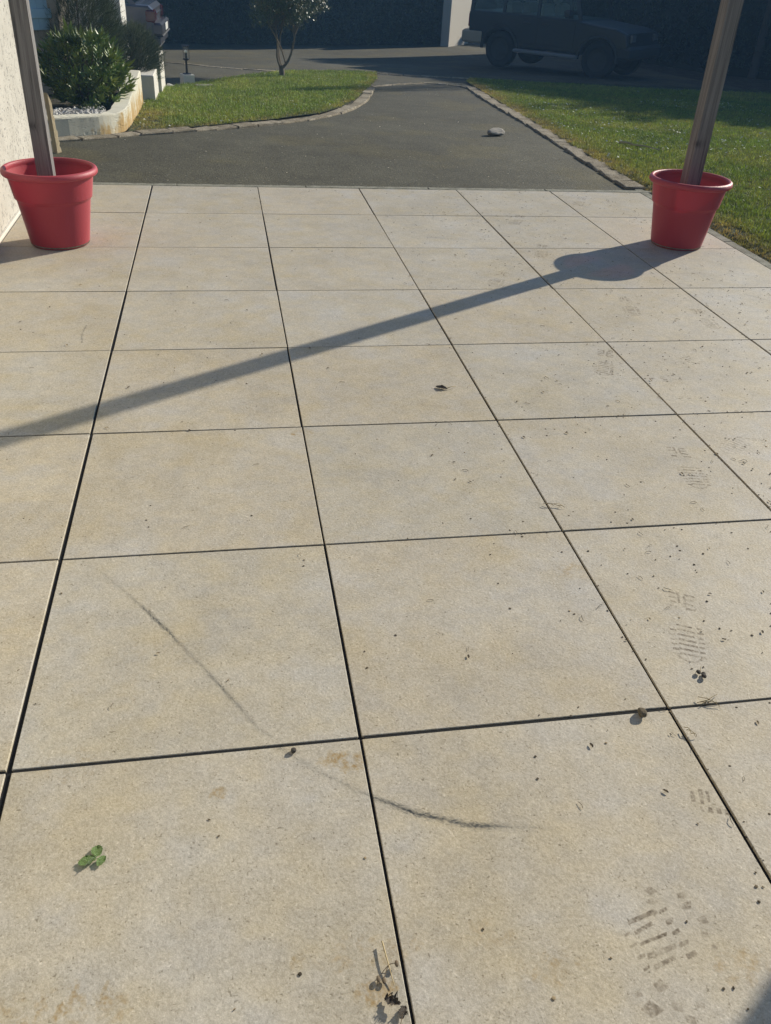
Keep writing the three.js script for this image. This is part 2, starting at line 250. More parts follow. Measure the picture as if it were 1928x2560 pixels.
for (let cj = 0; cj < 11; cj++) for (const ci of COLS) {
  const gx0 = gapX[ci] / 2, gx1 = gapX[ci + 1] / 2, gz0 = gapZ(cj) / 2, gz1 = gapZ(cj + 1) / 2, w = T - gx0 - gx1, d = T - gz0 - gz1;
  let mi = ci, mj = cj, near = false;
  if (ci <= 2 && cj >= 5 && cj <= 7) near = true; else if (cj > 5) { mj = (cj * 5 + ci + 7) % 6; mi = ((ci + cj) % 6) - 1; }
  const [X0, Z0, WW, HH] = near ? [-0.8, 4.0, 3.2, 2.4] : [-0.8, 0, 4.8, 4.8];
  const g = tileGeo(w, d, (mi * T + gx0 - X0) / WW, (mj * T + gz0 - Z0) / HH, (mi * T + T - gx1 - X0) / WW, (mj * T + T - gz1 - Z0) / HH);
  g.translate(-w / 2, 0, -d / 2);
  const o = mesh('paving_tile', g, near ? mNear : mFar, terrace);
  const j1 = hash(ci + 9, cj, 3) - 0.5, j2 = hash(ci + 9, cj, 4) - 0.5, j3 = hash(ci + 9, cj, 5) - 0.5;
  o.position.set(ci * T + gx0 + w / 2 + j1 * 0.0025, j2 * 0.0016 + (ci === -1 && cj > 4 ? 0.0012 : 0), cj * T + gz0 + d / 2 + j3 * 0.0025);
  o.rotation.set(j3 * 0.0012, (j1 + j2) * 0.0022, j1 * 0.0012);
}
// concrete edging blocks along the far side and the right side
const concMap = dataTex(512, 512, (i, j, o) => { const a = pnoise(i / 50, j / 50, 10, 21), b = pnoise(i / 7, j / 7, 73, 22), h = hash(i, j, 28); const v = 124 + (a - 0.5) * 34 + (b - 0.5) * 26 + (h - 0.5) * 30; o[0] = c8(v + 2); o[1] = c8(v); o[2] = c8(v - 16); });
const mConc = new THREE.MeshStandardMaterial({ map: concMap, bumpMap: grainBump, bumpScale: 0.003, roughness: 0.95 });
const edging = new THREE.Group(); edging.name = 'terrace_edging'; struct(edging, 'narrow grey concrete edging round the terrace'); scene.add(edging);
for (let i = 0; i < 5; i++) mesh('edging_block', boxUV(box(0.996, 0.12, 0.075, -0.32 + i, -0.063, -0.052 + (hash(i, 2, 2) - 0.5) * 0.006, 0.004), 0.6), mConc, edging).rotation.y = (hash(i, 1, 1) - 0.5) * 0.004;
for (let i = 0; i < 9; i++) mesh('edging_block', boxUV(box(0.078, 0.12, 0.996, 4.052 + (hash(i, 3, 2) - 0.5) * 0.006, -0.065, 0.4 + i - 0.49, 0.004), 0.6), mConc, edging);

// ---------------------------------------------------------------- kerb stones
const kerbMats = [0, 1, 2].map((k) => { const t = dataTex(256, 256, (i, j, o) => { const a = pnoise(i / 40, j / 40, 6, 51 + k), b = pnoise(i / 6, j / 6, 43, 61 + k), h = hash(i, j, 71 + k); const v = 126 + k * 7 + (a - 0.5) * 50 + (b - 0.5) * 40 + (h - 0.5) * 40; o[0] = c8(v + 11); o[1] = c8(v); o[2] = c8(v - 22); }); return new THREE.MeshStandardMaterial({ map: t, bumpMap: grainBump, bumpScale: 0.006, roughness: 1 }); });
function kerb(label, pts, w, len, y0 = 0.005, raise = 0.012) {
  const g = new THREE.Group(); g.name = numbered('kerb'); struct(g, label); scene.add(g);
  const P = smooth2(pts), L = polyLen(P); let s = 0;
  while (s < L - 0.05) {
    const l = Math.min(len * rr(0.55, 1.3), L - s), q = polyAt(P, s + l / 2); if (!q) break;
    const ge = boxUV(box(l - rr(0.004, 0.016), 0.09, w * rr(0.9, 1.08), 0, 0, 0, 0.009), 0.4);
    const p = ge.attributes.position; for (let i = 0; i < p.count; i++) { const e = (hash(Math.round(p.getX(i) * 400), Math.round(p.getZ(i) * 400), (s * 90) | 0) - 0.5) * 0.012; p.setXYZ(i, p.getX(i) + e, p.getY(i) + e * 0.5, p.getZ(i) - e); }
    ge.computeVertexNormals();
    const o = mesh('kerb_stone', ge, kerbMats[(rnd() * 3) | 0], g);
    o.position.set(q[0] + rr(-0.006, 0.006), gy(q[1]) - 0.045 + y0 + rr(0, raise), q[1] + rr(-0.006, 0.006)); o.rotation.set(rr(-0.03, 0.03), -q[2] + rr(-0.03, 0.03), rr(-0.02, 0.02)); s += l;
  }
}
kerb('curved stone kerb along the near lawn edge on the left', [[-1.5, -1.62], [-0.98, -1.84], [-0.54, -2.11], [-0.31, -2.31], [0.18, -2.64], [0.75, -3.06], [1.25, -3.5], [1.73, -4.1], [2.17, -4.95], [2.56, -6.2], [2.8, -7.26], [2.92, -7.86]], 0.15, 0.36);
kerb('stone kerb along the lawn on the right of the drive', [[4.03, -0.15], [4.06, -1.1], [4.14, -2.1], [4.32, -3.8], [4.44, -5.3], [4.58, -7.0], [4.74, -8.5], [4.7, -8.75]], 0.18, 0.3, 0.004, 0.008);
kerb('row of flush setts crossing the far mouth of the drive', [[3.0, -8.1], [3.44, -8.65], [4.17, -9.08], [4.68, -8.85]], 0.09, 0.25, -0.002, 0.004);
kerb('curved kerb where the drive meets the parking area', [[2.9, -10.95], [3.3, -10.95], [3.97, -10.62], [4.84, -10.49], [5.59, -10.22], [6.14, -9.97], [7.08, -9.78], [8.6, -9.4]], 0.1, 0.35, 0.0, 0.008);
kerb('brown edging line across the asphalt behind the garden light', [[-1.4, -12.1], [-0.51, -11.64], [0.02, -11.32], [0.61, -10.87], [1.28, -10.6], [1.8, -10.5]], 0.09, 0.35, -0.003, 0.004);

// ---------------------------------------------------------------- lawns
const leftIn = [[-2.39, -0.36], [-2.79, 0.17], [-3.2, 0.66], [-3.68, 1.17], [-4.32, 1.75], [-5.19, 2.16], [-6.29, 2.5], [-7.24, 2.73], [-8.1, 2.96], [-9.5, 3.3], [-10.8, 3.5]];
const leftBack = [[-2.39, -0.37], [-5.5, -0.37], [-6.1, -0.38], [-6.65, -0.26], [-7.47, 0.18], [-8.69, 0.75], [-9.67, 1.24], [-10.37, 1.77], [-10.68, 2.48], [-10.8, 3.3]];
const rightIn = [[20, 4.085], [-0.2, 4.09], [-1.27, 4.13], [-2.31, 4.22], [-4.2, 4.41], [-6.27, 4.6], [-8.12, 4.79], [-9.6, 4.95], [-10.3, 5.2]];
const backZ = (x) => interp([[5.0, -10.4], [5.59, -10.17], [6.14, -9.92], [7.08, -9.73], [8.6, -9.35], [30, -9.35]].map(([a, b]) => [a, b]), x);
const lawnDy = (x, z) => 0.002 + 0.012 * vn(x * 1.7, z * 1.7, 4) - (x > 3.9 && z > -0.6 ? 0.026 * sstep(0.12, 0, x - interp(rightIn, z)) : 0);
struct(mesh('lawn', sheet(range(-2.39, -10.8, 60), (z) => interp(leftBack, z), (z) => Math.max(interp(leftBack, z) + 0.01, interp(leftIn, z)), 14, lawnDy, (x, z) => [x, z]), mTurf), 'small lawn round the young tree on the left');
struct(mesh('lawn_001', sheet(range(14, -10.2, 110), (z) => interp(rightIn, z), () => 16, 30, lawnDy, (x, z) => [x, z], 2.2), mTurf), 'large lawn on the right of the drive');
// grass: tufts of a few blades
function tuft(n, h, sp) { const gs = []; for (let i = 0; i < n; i++) { const g = leafGeo(h * rr(0.6, 1.15), 0.0055, rr(0.1, 0.5), 0.1, 2); g.rotateX(rr(-0.5, 0.3)); g.rotateY(rr(0, 6.28)); g.translate(rr(-sp, sp), -0.004, rr(-sp, sp)); gs.push(g); } return mergeGeometries(gs); }
const mGrass = new THREE.MeshPhysicalMaterial({ color: 0xffffff, roughness: 0.75, transmission: 0.42, thickness: 0, side: THREE.DoubleSide });
const tufts = [tuft(7, 0.038, 0.022), tuft(8, 0.03, 0.026)];
function grassField(name, label, n, pick, dryAt) {
  const ms = [[], []], cs = [[], []];
  for (let i = 0; i < n; i++) {
    const p = pick(); if (!p) continue; const [x, z] = p, dry = dryAt(x, z), nn = fbm(x * 1.3, z * 1.3, 8, 3), k = rnd() < 0.5 ? 0 : 1;
    if (rnd() < dry * 0.75) continue;
    ms[k].push(M4(V(x, gy(z) + lawnDy(x, z), z), rr(-0.15, 0.15), rr(0, 6.28), rr(-0.15, 0.15), rr(0.65, 1.35) * (1 - 0.4 * dry)));
    const t = clamp(dry * 0.9 + rr(-0.1, 0.35) * (rnd() < 0.2 ? 1.6 : 0.5) + (nn - 0.5) * 0.5), b = (rnd() < 0.12 ? rr(1.3, 1.9) : rr(0.6, 1.25)) * (0.85 + 0.6 * nn);
    cs[k].push(lin((0.2 + 0.22 * t) * b, (0.285 + 0.02 * t) * b, (0.022 + 0.06 * t) * b));
  }
  ms.forEach((m, k) => { const o = instanced(name, tufts[k], mGrass, m, scene, cs[k]); o.name = numbered(name); o.userData.label = label; o.userData.category = 'grass'; });
}
grassField('grass', 'short green grass of the small lawn round the young tree', 52000, () => { const z = rr(-10.8, -2.4), a = interp(leftBack, z), b = interp(leftIn, z), x = rr(-0.4, 3.5); return x > a + 0.01 && x < b - 0.01 ? [x, z] : null; },
  (x, z) => clamp(0.75 * sstep(0.55, 0.05, x + 0.37) * sstep(-4.6, -3.4, z) * (0.4 + vn(x * 6, z * 6, 3)) + 0.8 * sstep(0.3, 0.0, interp(leftIn, z) - x) * vn(x * 5, z * 5, 6)));
grassField('grass', 'short green grass of the large lawn on the right', 150000, () => { const z = 4.5 - 14.8 * Math.pow(rnd(), 0.92), a = interp(rightIn, z), x = a + 0.01 + Math.pow(rnd(), 1.35) * 8; return z < backZ(x) + 0.03 ? null : [x, z]; },
  (x, z) => clamp(0.9 * sstep(0.32, 0.02, x - interp(rightIn, z)) * (0.25 + vn(x * 4, z * 4, 6)) + 0.22 * vn(x * 2.2, z * 2.2, 41)));
// white flower heads; pale discs also stand in for light glints on leaves
{
  const pet = new THREE.CircleGeometry(0.0125, 7); pet.rotateX(-Math.PI / 2); const p = pet.attributes.position; for (let i = 1; i < p.count; i++) p.setY(i, 0.004); pet.translate(0, 0.036, 0); pet.computeVertexNormals();
  const m = [[], []];
  for (let i = 0; i < 2600; i++) { const z = rr(-8.5, 3), a = interp(rightIn, z), x = a + 0.15 + Math.pow(rnd(), 1.2) * 4; if (fbm(x * 0.9, z * 0.9, 77, 3) < 0.47) continue; m[0].push(M4(V(x, gy(z) + 0.003, z), rr(-0.5, 0.5), rr(0, 6), rr(-0.5, 0.5), rr(0.5, 1.1))); }
  for (let i = 0; i < 420; i++) { const z = rr(-10.5, -2.6), a = interp(leftBack, z), b = interp(leftIn, z), x = rr(a, b); if (fbm(x * 1.1, z * 1.1, 78, 3) < 0.5) continue; m[1].push(M4(V(x, gy(z) + 0.003, z), rr(-0.5, 0.5), rr(0, 6), rr(-0.5, 0.5), rr(0.45, 0.9))); }
  const mm = new THREE.MeshStandardMaterial({ color: lin(0.62, 0.64, 0.5), roughness: 0.8, side: THREE.DoubleSide });
  m.forEach((q, k) => { const o = instanced('daisies_and_glints', pet, mm, q); o.name = numbered('daisies_and_glints'); o.userData.label = k ? 'few white flower heads and painted leaf glints in the small lawn round the young tree' : 'scattered white flower heads and painted leaf glints across the large lawn'; o.userData.category = 'flowers'; });
}

// ---------------------------------------------------------------- house on the left
const crepi = dataTex(1024, 1024, (i, j, o) => { const a = pnoise(i / 24, j / 40, 42.667 | 0, 31), b = pnoise(i / 8, j / 16, 128, 32), p = sstep(0.74, 0.86, b) * sstep(0.42, 0.6, a), h = hash(i, j, 38); const v = 184 + (pnoise(i / 128, j / 128, 8, 35) - 0.5) * 14 + (h - 0.5) * 16 - p * 74; o[0] = c8(v + 3); o[1] = c8(v - 2); o[2] = c8(v - 14 + p * 8); });
const crepiB = dataTex(1024, 1024, (i, j, o) => { const a = pnoise(i / 24, j / 40, 42, 31), b = pnoise(i / 8, j / 16, 128, 32), p = sstep(0.7, 0.86, b) * sstep(0.4, 0.6, a), h = pnoise(i / 3, j / 3, 341, 39); const v = 190 + (h - 0.5) * 70 - p * 150; o[0] = o[1] = o[2] = c8(v); }, { srgb: false });
const mCrepi = new THREE.MeshStandardMaterial({ map: crepi, bumpMap: crepiB, bumpScale: 0.006, roughness: 0.95 });
const mWhite = new THREE.MeshStandardMaterial({ color: lin(0.66, 0.63, 0.55), bumpMap: crepiB, bumpScale: 0.004, roughness: 0.95 });
const house = thing('house', 'cream roughcast house wall along the left edge of the terrace', 'house');
mesh('wall', boxUV(box(4, 3.1, 9.9, -2.825, 1.45, 4.9, 0.012), 0.9), mCrepi, house);
mesh('plinth', boxUV(box(0.02, 0.04, 9.86, -0.817, -0.006, 4.9, 0.004), 0.9), mWhite, house);
mesh('roof', boxUV(box(4.7, 0.16, 10.5, -2.8, 3.082, 4.9, 0.02), 1), new THREE.MeshStandardMaterial({ color: lin(0.3, 0.13, 0.08), roughness: 0.9 }), house);
const annex = thing('house_annex', 'beige house wall with a pale blue shutter behind the shrubs', 'house');
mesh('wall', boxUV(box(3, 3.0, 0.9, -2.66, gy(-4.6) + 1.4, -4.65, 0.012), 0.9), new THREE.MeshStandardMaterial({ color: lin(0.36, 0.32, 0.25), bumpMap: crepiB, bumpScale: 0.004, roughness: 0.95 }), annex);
{
  const s = new THREE.Group(); s.name = 'shutter'; annex.add(s); s.position.set(-1.36, gy(-4.2) + 0.78, -4.12); s.rotation.y = 0.75;
  const mB = new THREE.MeshStandardMaterial({ color: lin(0.36, 0.5, 0.56), roughness: 0.55 });
  for (let i = 0; i < 4; i++) mesh('plank', box(0.088, 1.25, 0.024, -0.135 + i * 0.09, 0.625, 0, 0.004), mB, s);
  for (const y of [0.16, 1.05]) mesh('batten', box(0.34, 0.09, 0.022, 0, y, 0.024, 0.004), mB, s);
}
const wallEnd = tag(mesh('rendered_wall', boxUV(box(1.9, 2.2, 0.75, -1.62, gy(-6.5) + 1.05, -6.55, 0.015), 0.5), new THREE.MeshStandardMaterial({ color: lin(0.74, 0.72, 0.66), bumpMap: crepiB, bumpScale: 0.012, roughness: 0.95 })), 'white roughcast wall end catching the sun above the dark shrub', 'wall');

// ---------------------------------------------------------------- low curved garden wall
const wallMap = dataTex(1024, 256, (i, j, o) => {
  const x = i / 1024 * 4.2, v = j / 256; const a = fbm(x * 3, v * 2, 5, 3), st = fbm(x * 16, v * 1.3 + 2, 15, 3), h = hash(i, j, 9), e = fbm(x * 30, v * 9, 17, 2);
  const low = -0.14 + (0.3 + 0.85 * (st - 0.25)) * sstep(1.0, 1.6, x); const m = sstep(low + 0.22, low - 0.2, v + (e - 0.5) * 0.4);
  let r = 212 + (a - 0.5) * 26 + (h - 0.5) * 16, g = r - 5, b = r - 26; r += (172 - r) * m * 0.8; g += (136 - g) * m * 0.8; b += (76 - b) * m * 0.8;
  o[0] = c8(r); o[1] = c8(g); o[2] = c8(b);
}, { repeat: false });
const mLow = new THREE.MeshStandardMaterial({ map: wallMap, bumpMap: crepiB, bumpScale: 0.006, roughness: 0.95 });
{
  const P = smooth2([[-1.7, -1.72], [-1.3, -1.8], [-1.01, -1.93], [-0.79, -2.07], [-0.58, -2.24], [-0.46, -2.42], [-0.39, -2.65], [-0.375, -3.28], [-0.375, -4.0], [-0.38, -4.73]], 6), L = polyLen(P), n = 72, th = 0.15;
  const p = [], uv = [], ix = []; const b = 0.012;
  for (let i = 0; i <= n; i++) {
    const s = L * i / n, q = polyAt(P, s), nx = Math.sin(q[2]), nz = -Math.cos(q[2]);   // inwards
    const up = sstep(1.35, 1.75, s), H = 0.165 + (s > 1.5 ? (s - 1.5) / (L - 1.5) : 0) * 0.205 + 0.004 * vn(s * 7, 0, 3);
    const wob = 0.008 * (vn(s * 9, 4, 5) - 0.5), thk = th * (0.92 + 0.2 * vn(s * 5, 2, 6));
    const prof = [[0, -0.1], [wob, 0.03], [wob, H - b], [b, H], [thk - b, H + 0.003], [thk, H - b], [thk, -0.1]];
    prof.forEach(([o, y], k) => { p.push(q[0] + nx * o, gy(q[1]) + y, q[1] + nz * o); uv.push(s / 4.2, k < 3 ? clamp(y / 0.37, 0, 1) : 0.97); });
  }
  for (let i = 0; i < n; i++) for (let k = 0; k < 6; k++) { const a = i * 7 + k; ix.push(a, a + 7, a + 1, a + 1, a + 7, a + 8); }
  const e = n * 7; for (let k = 1; k < 6; k++) ix.push(e, e + k, e + k + 1);
  let g = new THREE.BufferGeometry(); g.setAttribute('position', new THREE.Float32BufferAttribute(p, 3)); g.setAttribute('uv', new THREE.Float32BufferAttribute(uv, 2)); g.setIndex(ix); g = g.toNonIndexed(); g.computeVertexNormals();
  mLow.side = THREE.DoubleSide;
  tag(mesh('garden_wall', g, mLow), 'low curved white rendered wall rising towards its far end, ochre stained', 'wall');
}
tag(mesh('garden_wall', boxUV(box(0.24, 0.42, 0.8, -0.37, gy(-5.4) + 0.1, -5.42, 0.01), 0.5), mWhite), 'lowest white wall block just behind the curved wall end', 'wall');
tag(mesh('garden_wall', boxUV(box(0.24, 0.6, 0.95, -0.335, gy(-6.4) + 0.15, -6.42, 0.01), 0.5), mWhite), 'farthest short white wall block next to the garden light', 'wall');
// bed behind the low wall
struct(mesh('garden_bed', sheet(range(-2.0, -6.6, 14), () => -4, (z) => z > -2.6 ? -0.62 - (z + 2.6) * 0.7 : -0.47, 6, (x, z) => 0.12 + 0.02 * vn(x * 4, z * 4, 2), (x, z) => [x, z]), mSoil), 'planting bed of dark soil');
{
  const ge = [0, 1, 2].map((k) => { const g = new THREE.IcosahedronGeometry(0.016, 1), p = g.attributes.position; for (let i = 0; i < p.count; i++) { const f = 0.75 + 0.5 * hash(Math.round(p.getX(i) * 900), Math.round(p.getY(i) * 900) + Math.round(p.getZ(i) * 900) * 31, k); p.setXYZ(i, p.getX(i) * f * 1.2, p.getY(i) * f * 0.7, p.getZ(i) * f); } g.computeVertexNormals(); return g; });
  const ms = [[], [], []], cs = [[], [], []];
  for (let i = 0; i < 900; i++) { const x = rr(-1.6, -0.6), q = sstep(0, 1, rnd()), z = -1.92 - (x + 1.15) * 0.55 - 0.12 - q * 0.4, k = i % 3; ms[k].push(M4(V(x, gy(z) + 0.14 + rr(0, 0.035), z), rr(0, 6), rr(0, 6), rr(0, 6), rr(0.6, 1.35))); const v = rr(0.3, 0.62); cs[k].push(lin(v, v * 0.96, v * 0.88)); }
  const mp = new THREE.MeshStandardMaterial({ color: 0xffffff, roughness: 0.9 });
  ge.forEach((g, k) => { const o = instanced('pebbles', g, mp, ms[k], scene, cs[k]); o.name = numbered('pebbles'); o.userData.label = 'pale pebble mulch behind the low curved wall'; o.userData.category = 'pebbles'; });
}
// ---------------------------------------------------------------- shrubs
const leafMat = (c, rough = 0.5, tr = 0.22) => new THREE.MeshPhysicalMaterial({ color: c, roughness: rough, transmission: tr, thickness: 0, side: THREE.DoubleSide });
const mBark = new THREE.MeshStandardMaterial({ color: lin(0.12, 0.095, 0.07), bumpMap: grainBump, bumpScale: 0.004, roughness: 1 });
function rosette(n, L, W) { const gs = []; for (let i = 0; i < n; i++) { const g = leafGeo(L * rr(0.7, 1.1), W * rr(0.8, 1.15), rr(0.05, 0.3), 0.3, 4); g.rotateX(rr(0.25, 1.15)); g.rotateY(i * 2.4 + rr(-0.3, 0.3)); g.translate(0, -0.05 * i / n, 0); gs.push(g); } return mergeGeometries(gs); }
function shrub(name, label, c, r, n, geos, mat, colf, stems, y0, wild = 0) {
  const t = thing(name, label, 'shrub', [c[0], gy(c[1]) + y0, c[1]]);
  const ms = geos.map(() => []), cs = geos.map(() => []), sg = [];
  for (let i = 0; i < stems; i++) { const a = rr(0, 6.28), q = Math.sqrt(rnd()); sg.push(limb([V(rr(-0.08, 0.08) * r[0], -0.03, rr(-0.08, 0.08) * r[2]), V(Math.cos(a) * q * r[0] * 0.4, r[1] * rr(0.5, 0.8), Math.sin(a) * q * r[2] * 0.4), V(Math.cos(a) * q * r[0] * 0.85, r[1] * rr(1.2, 1.8), Math.sin(a) * q * r[2] * 0.85)], 0.011, 0.003, 6, 5)); }
  mesh('stem', mergeGeometries(sg), mBark, t);
  for (let i = 0; i < n; i++) {
    const d = V(rr(-1, 1), rr(-1, 1), rr(-1, 1)); const l = d.length(); if (l > 1 || l < 0.05) { i--; continue; }
    const f = Math.pow(l, 0.45); d.multiplyScalar(f / l); const lump = 0.74 + 0.36 * vn(d.x * 2.4 + 7, d.y * 2.4 + d.z * 2.1 + 3, 9) + 0.1 * rr(-1, 1);
    const p = V(d.x * r[0] * lump, Math.max(0.03, r[1] + d.y * r[1] * lump), d.z * r[2] * lump), k = (rnd() * geos.length) | 0;
    const dir = V(d.x * 0.9 + rr(-wild, wild), 0.75 + d.y * 0.4 + rr(-wild, wild), d.z * 0.9 + rr(-wild, wild)).normalize(); const q = new THREE.Quaternion().setFromUnitVectors(V(0, 1, 0), dir).multiply(new THREE.Quaternion().setFromAxisAngle(V(0, 1, 0), rr(0, 6.28)));
    ms[k].push(new THREE.Matrix4().compose(p, q, V(1, 1, 1).multiplyScalar(rr(0.7, 1.2)))); cs[k].push(colf());
  }
  geos.forEach((g, k) => { const o = instanced('foliage', g, mat, ms[k], t, cs[k]); });
  return t;
}
const gcol = (r, g, b, v = 0.35) => () => { const k = rr(1 - v, 1 + v), y = rr(0, 1); return lin(r * k * (1 + 0.35 * y), g * k, b * k * (1 - 0.2 * y)); };
shrub('broadleaf_shrub', 'leafy green shrub with pointed leaves behind the low curved wall', [-0.83, -3.15], [0.47, 0.39, 0.42], 340, [rosette(9, 0.112, 0.027), rosette(8, 0.1, 0.028)], leafMat(0xffffff, 0.45, 0.42), gcol(0.15, 0.24, 0.045), 16, 0.09);
const sprig = (() => { const gs = [limb([V(0, 0, 0), V(0.003, 0.05, 0), V(0.008, 0.105, 0.004)], 0.0025, 0.001, 3, 4)]; for (let i = 0; i < 34; i++) { const g = leafGeo(rr(0.022, 0.034), 0.0045, 0.2, 0.1, 1); g.rotateX(rr(0.5, 1.1)); g.rotateY(i * 2.4); g.translate(0.008 * (i / 34), 0.008 + i * 0.0029, 0); gs.push(g); } gs.forEach((g) => { if (!g.attributes.uv) setUV(g, () => [0, 0]); }); return mergeGeometries(gs.map((g) => g.index ? g.toNonIndexed() : g)); })();
const mNeedle = leafMat(0xffffff, 0.85, 0.15);
shrub('rosemary_bush', 'tall dark needle-leaved bush rising behind the leafy shrub', [-1.06, -4.6], [0.5, 0.74, 0.5], 9500, [sprig], mNeedle, gcol(0.055, 0.09, 0.03), 14, 0.07, 0.55);
shrub('rosemary_bush', 'dark spreading bush beside the farthest short wall block', [-0.56, -5.85], [0.34, 0.36, 0.62], 5600, [sprig], mNeedle, gcol(0.05, 0.082, 0.03), 10, 0.07, 0.55);
shrub('low_plant', 'small low pale green plant at the foot of the leafy shrub', [-0.72, -2.62], [0.14, 0.07, 0.12], 34, [rosette(7, 0.055, 0.02)], leafMat(0xffffff, 0.45, 0.25), gcol(0.09, 0.15, 0.04), 3, 0.085);
// pale split slab standing beside the post
{
  const s = new THREE.Shape(); const e = []; for (let i = 0; i <= 16; i++) e.push([0.036 + (hash(i, 1, 3) - 0.5) * 0.026 - i * 0.0017, i / 16 * 0.44]); s.moveTo(-0.03, 0); e.forEach(([x, y]) => s.lineTo(x, y)); s.lineTo(-0.02, 0.47); s.closePath();
  const g = new THREE.ExtrudeGeometry(s, { depth: 0.035, bevelEnabled: true, bevelSize: 0.004, bevelThickness: 0.004, bevelSegments: 1 });
  const o = tag(mesh('stone_slab', boxUV(g, 0.3), new THREE.MeshStandardMaterial({ color: lin(0.66, 0.54, 0.34), bumpMap: grainBump, bumpScale: 0.01, roughness: 0.95 })), 'ragged ochre stone slab standing upright beside the left post', 'stone');
  o.position.set(-0.885, gy(-1.25) - 0.01, -1.25); o.rotation.set(0, 1.0, 0.05); o.scale.set(0.7, 1, 1);
}

// ---------------------------------------------------------------- planters and posts
const mPot = new THREE.MeshPhysicalMaterial({ color: lin(0.41, 0.03, 0.045), roughness: 0.58, transmission: 0.17, thickness: 0, side: THREE.DoubleSide, bumpMap: grainBump, bumpScale: 0.0006 });
const mRim = new THREE.MeshPhysicalMaterial({ color: lin(0.4, 0.042, 0.055), roughness: 0.5, bumpMap: grainBump, bumpScale: 0.0006 });
const woodMap = (s, gr) => dataTex(256, 2048, (i, j, o) => { const x = i / 256, y = j / 2048; const kd = Math.hypot((x - 0.55) * 1.2, (y - 0.172) * 22), kn = Math.exp(-kd * kd * 26), w = fbm(x * 26 + Math.sin(y * 9) * 0.8 + kn * 2, y * 7, s, 4), f = fbm(x * 90, y * 12, s + 4, 2), h = hash(i, j, s); const v = 116 + (w - 0.5) * 50 + (f - 0.5) * 34 + (h - 0.5) * 12 - kn * 42 - (w < 0.3 ? 14 : 0); o[0] = c8(v + 8 * gr); o[1] = c8(v - 1); o[2] = c8(v - 13 * gr); });
const woodMats = [[3, 0.35], [8, 0.65], [14, 0.6]].map(([s, g]) => { const t = woodMap(s, g); return new THREE.MeshStandardMaterial({ map: t, bumpMap: t, bumpScale: 0.002, roughness: 0.9 }); });
const lathe = (pts, n = 64) => new THREE.LatheGeometry(pts.map(([r, y]) => new THREE.Vector2(r, y)), n);
const potG = {
  pot_body: lathe([[0.0, 0.006], [0.14, 0.004], [0.158, 0.0], [0.166, 0.004], [0.172, 0.02], [0.207, 0.255], [0.209, 0.268], [0.219, 0.274], [0.221, 0.285], [0.242, 0.412], [0.244, 0.428]]),
  rim: lathe([[0.243, 0.405], [0.25, 0.402], [0.262, 0.404], [0.268, 0.412], [0.269, 0.422], [0.265, 0.434], [0.256, 0.441], [0.246, 0.441], [0.240, 0.434], [0.239, 0.42], [0.243, 0.405]]),
  fill: lathe([[0.0, 0.262], [0.05, 0.266], [0.1, 0.259], [0.16, 0.262], [0.2055, 0.25], [0.17, 0.01], [0, 0.01]]),
};
function planter(label, pos, turn) {
  const t = thing('red_planter', label, 'planter', pos, turn, 'red planters holding the posts');
  mesh('pot_body', potG.pot_body, mPot, t); mesh('rim', potG.rim, mRim, t); mesh('fill', potG.fill, mConc, t); return t;
}
function post(label, x, z, i, turn, lean = [0, 0]) {
  const w = i ? 0.096 : 0.09, g = box(w, 2.35, w, 0, 1.175, 0, 0.005); setUV(g, (a, b, c, nx, ny, nz) => Math.abs(nx) > Math.abs(nz) ? [(c + 0.06) / 0.24, b / 2.4] : [(a + 0.06) / 0.24 + 0.5, b / 2.4]);
  const o = tag(mesh('wooden_post', g, woodMats[i]), label, 'post', 'wooden posts standing in planters'); o.position.set(x, 0.24, z); o.rotation.set(lean[0], turn, lean[1]); return o;
}
planter('red plastic planter beside the cream house wall', [-0.455, 0, 1.515], 0.3); post('weathered grey square post in the planter by the house', -0.487, 1.455, 0, 0.01);
planter('red plastic planter at the lawn edge of the terrace', [3.6, 0, 1.5], 2.1); post('weathered grey square post in the planter by the lawn', 3.622, 1.46, 1, 0.0, [0.028, 0.022]);
planter('red plastic planter outside the right edge of the picture', [3.63, 0, 4.98], 1.1); post('square post outside the right edge of the picture', 3.645, 4.965, 2, 0.0);

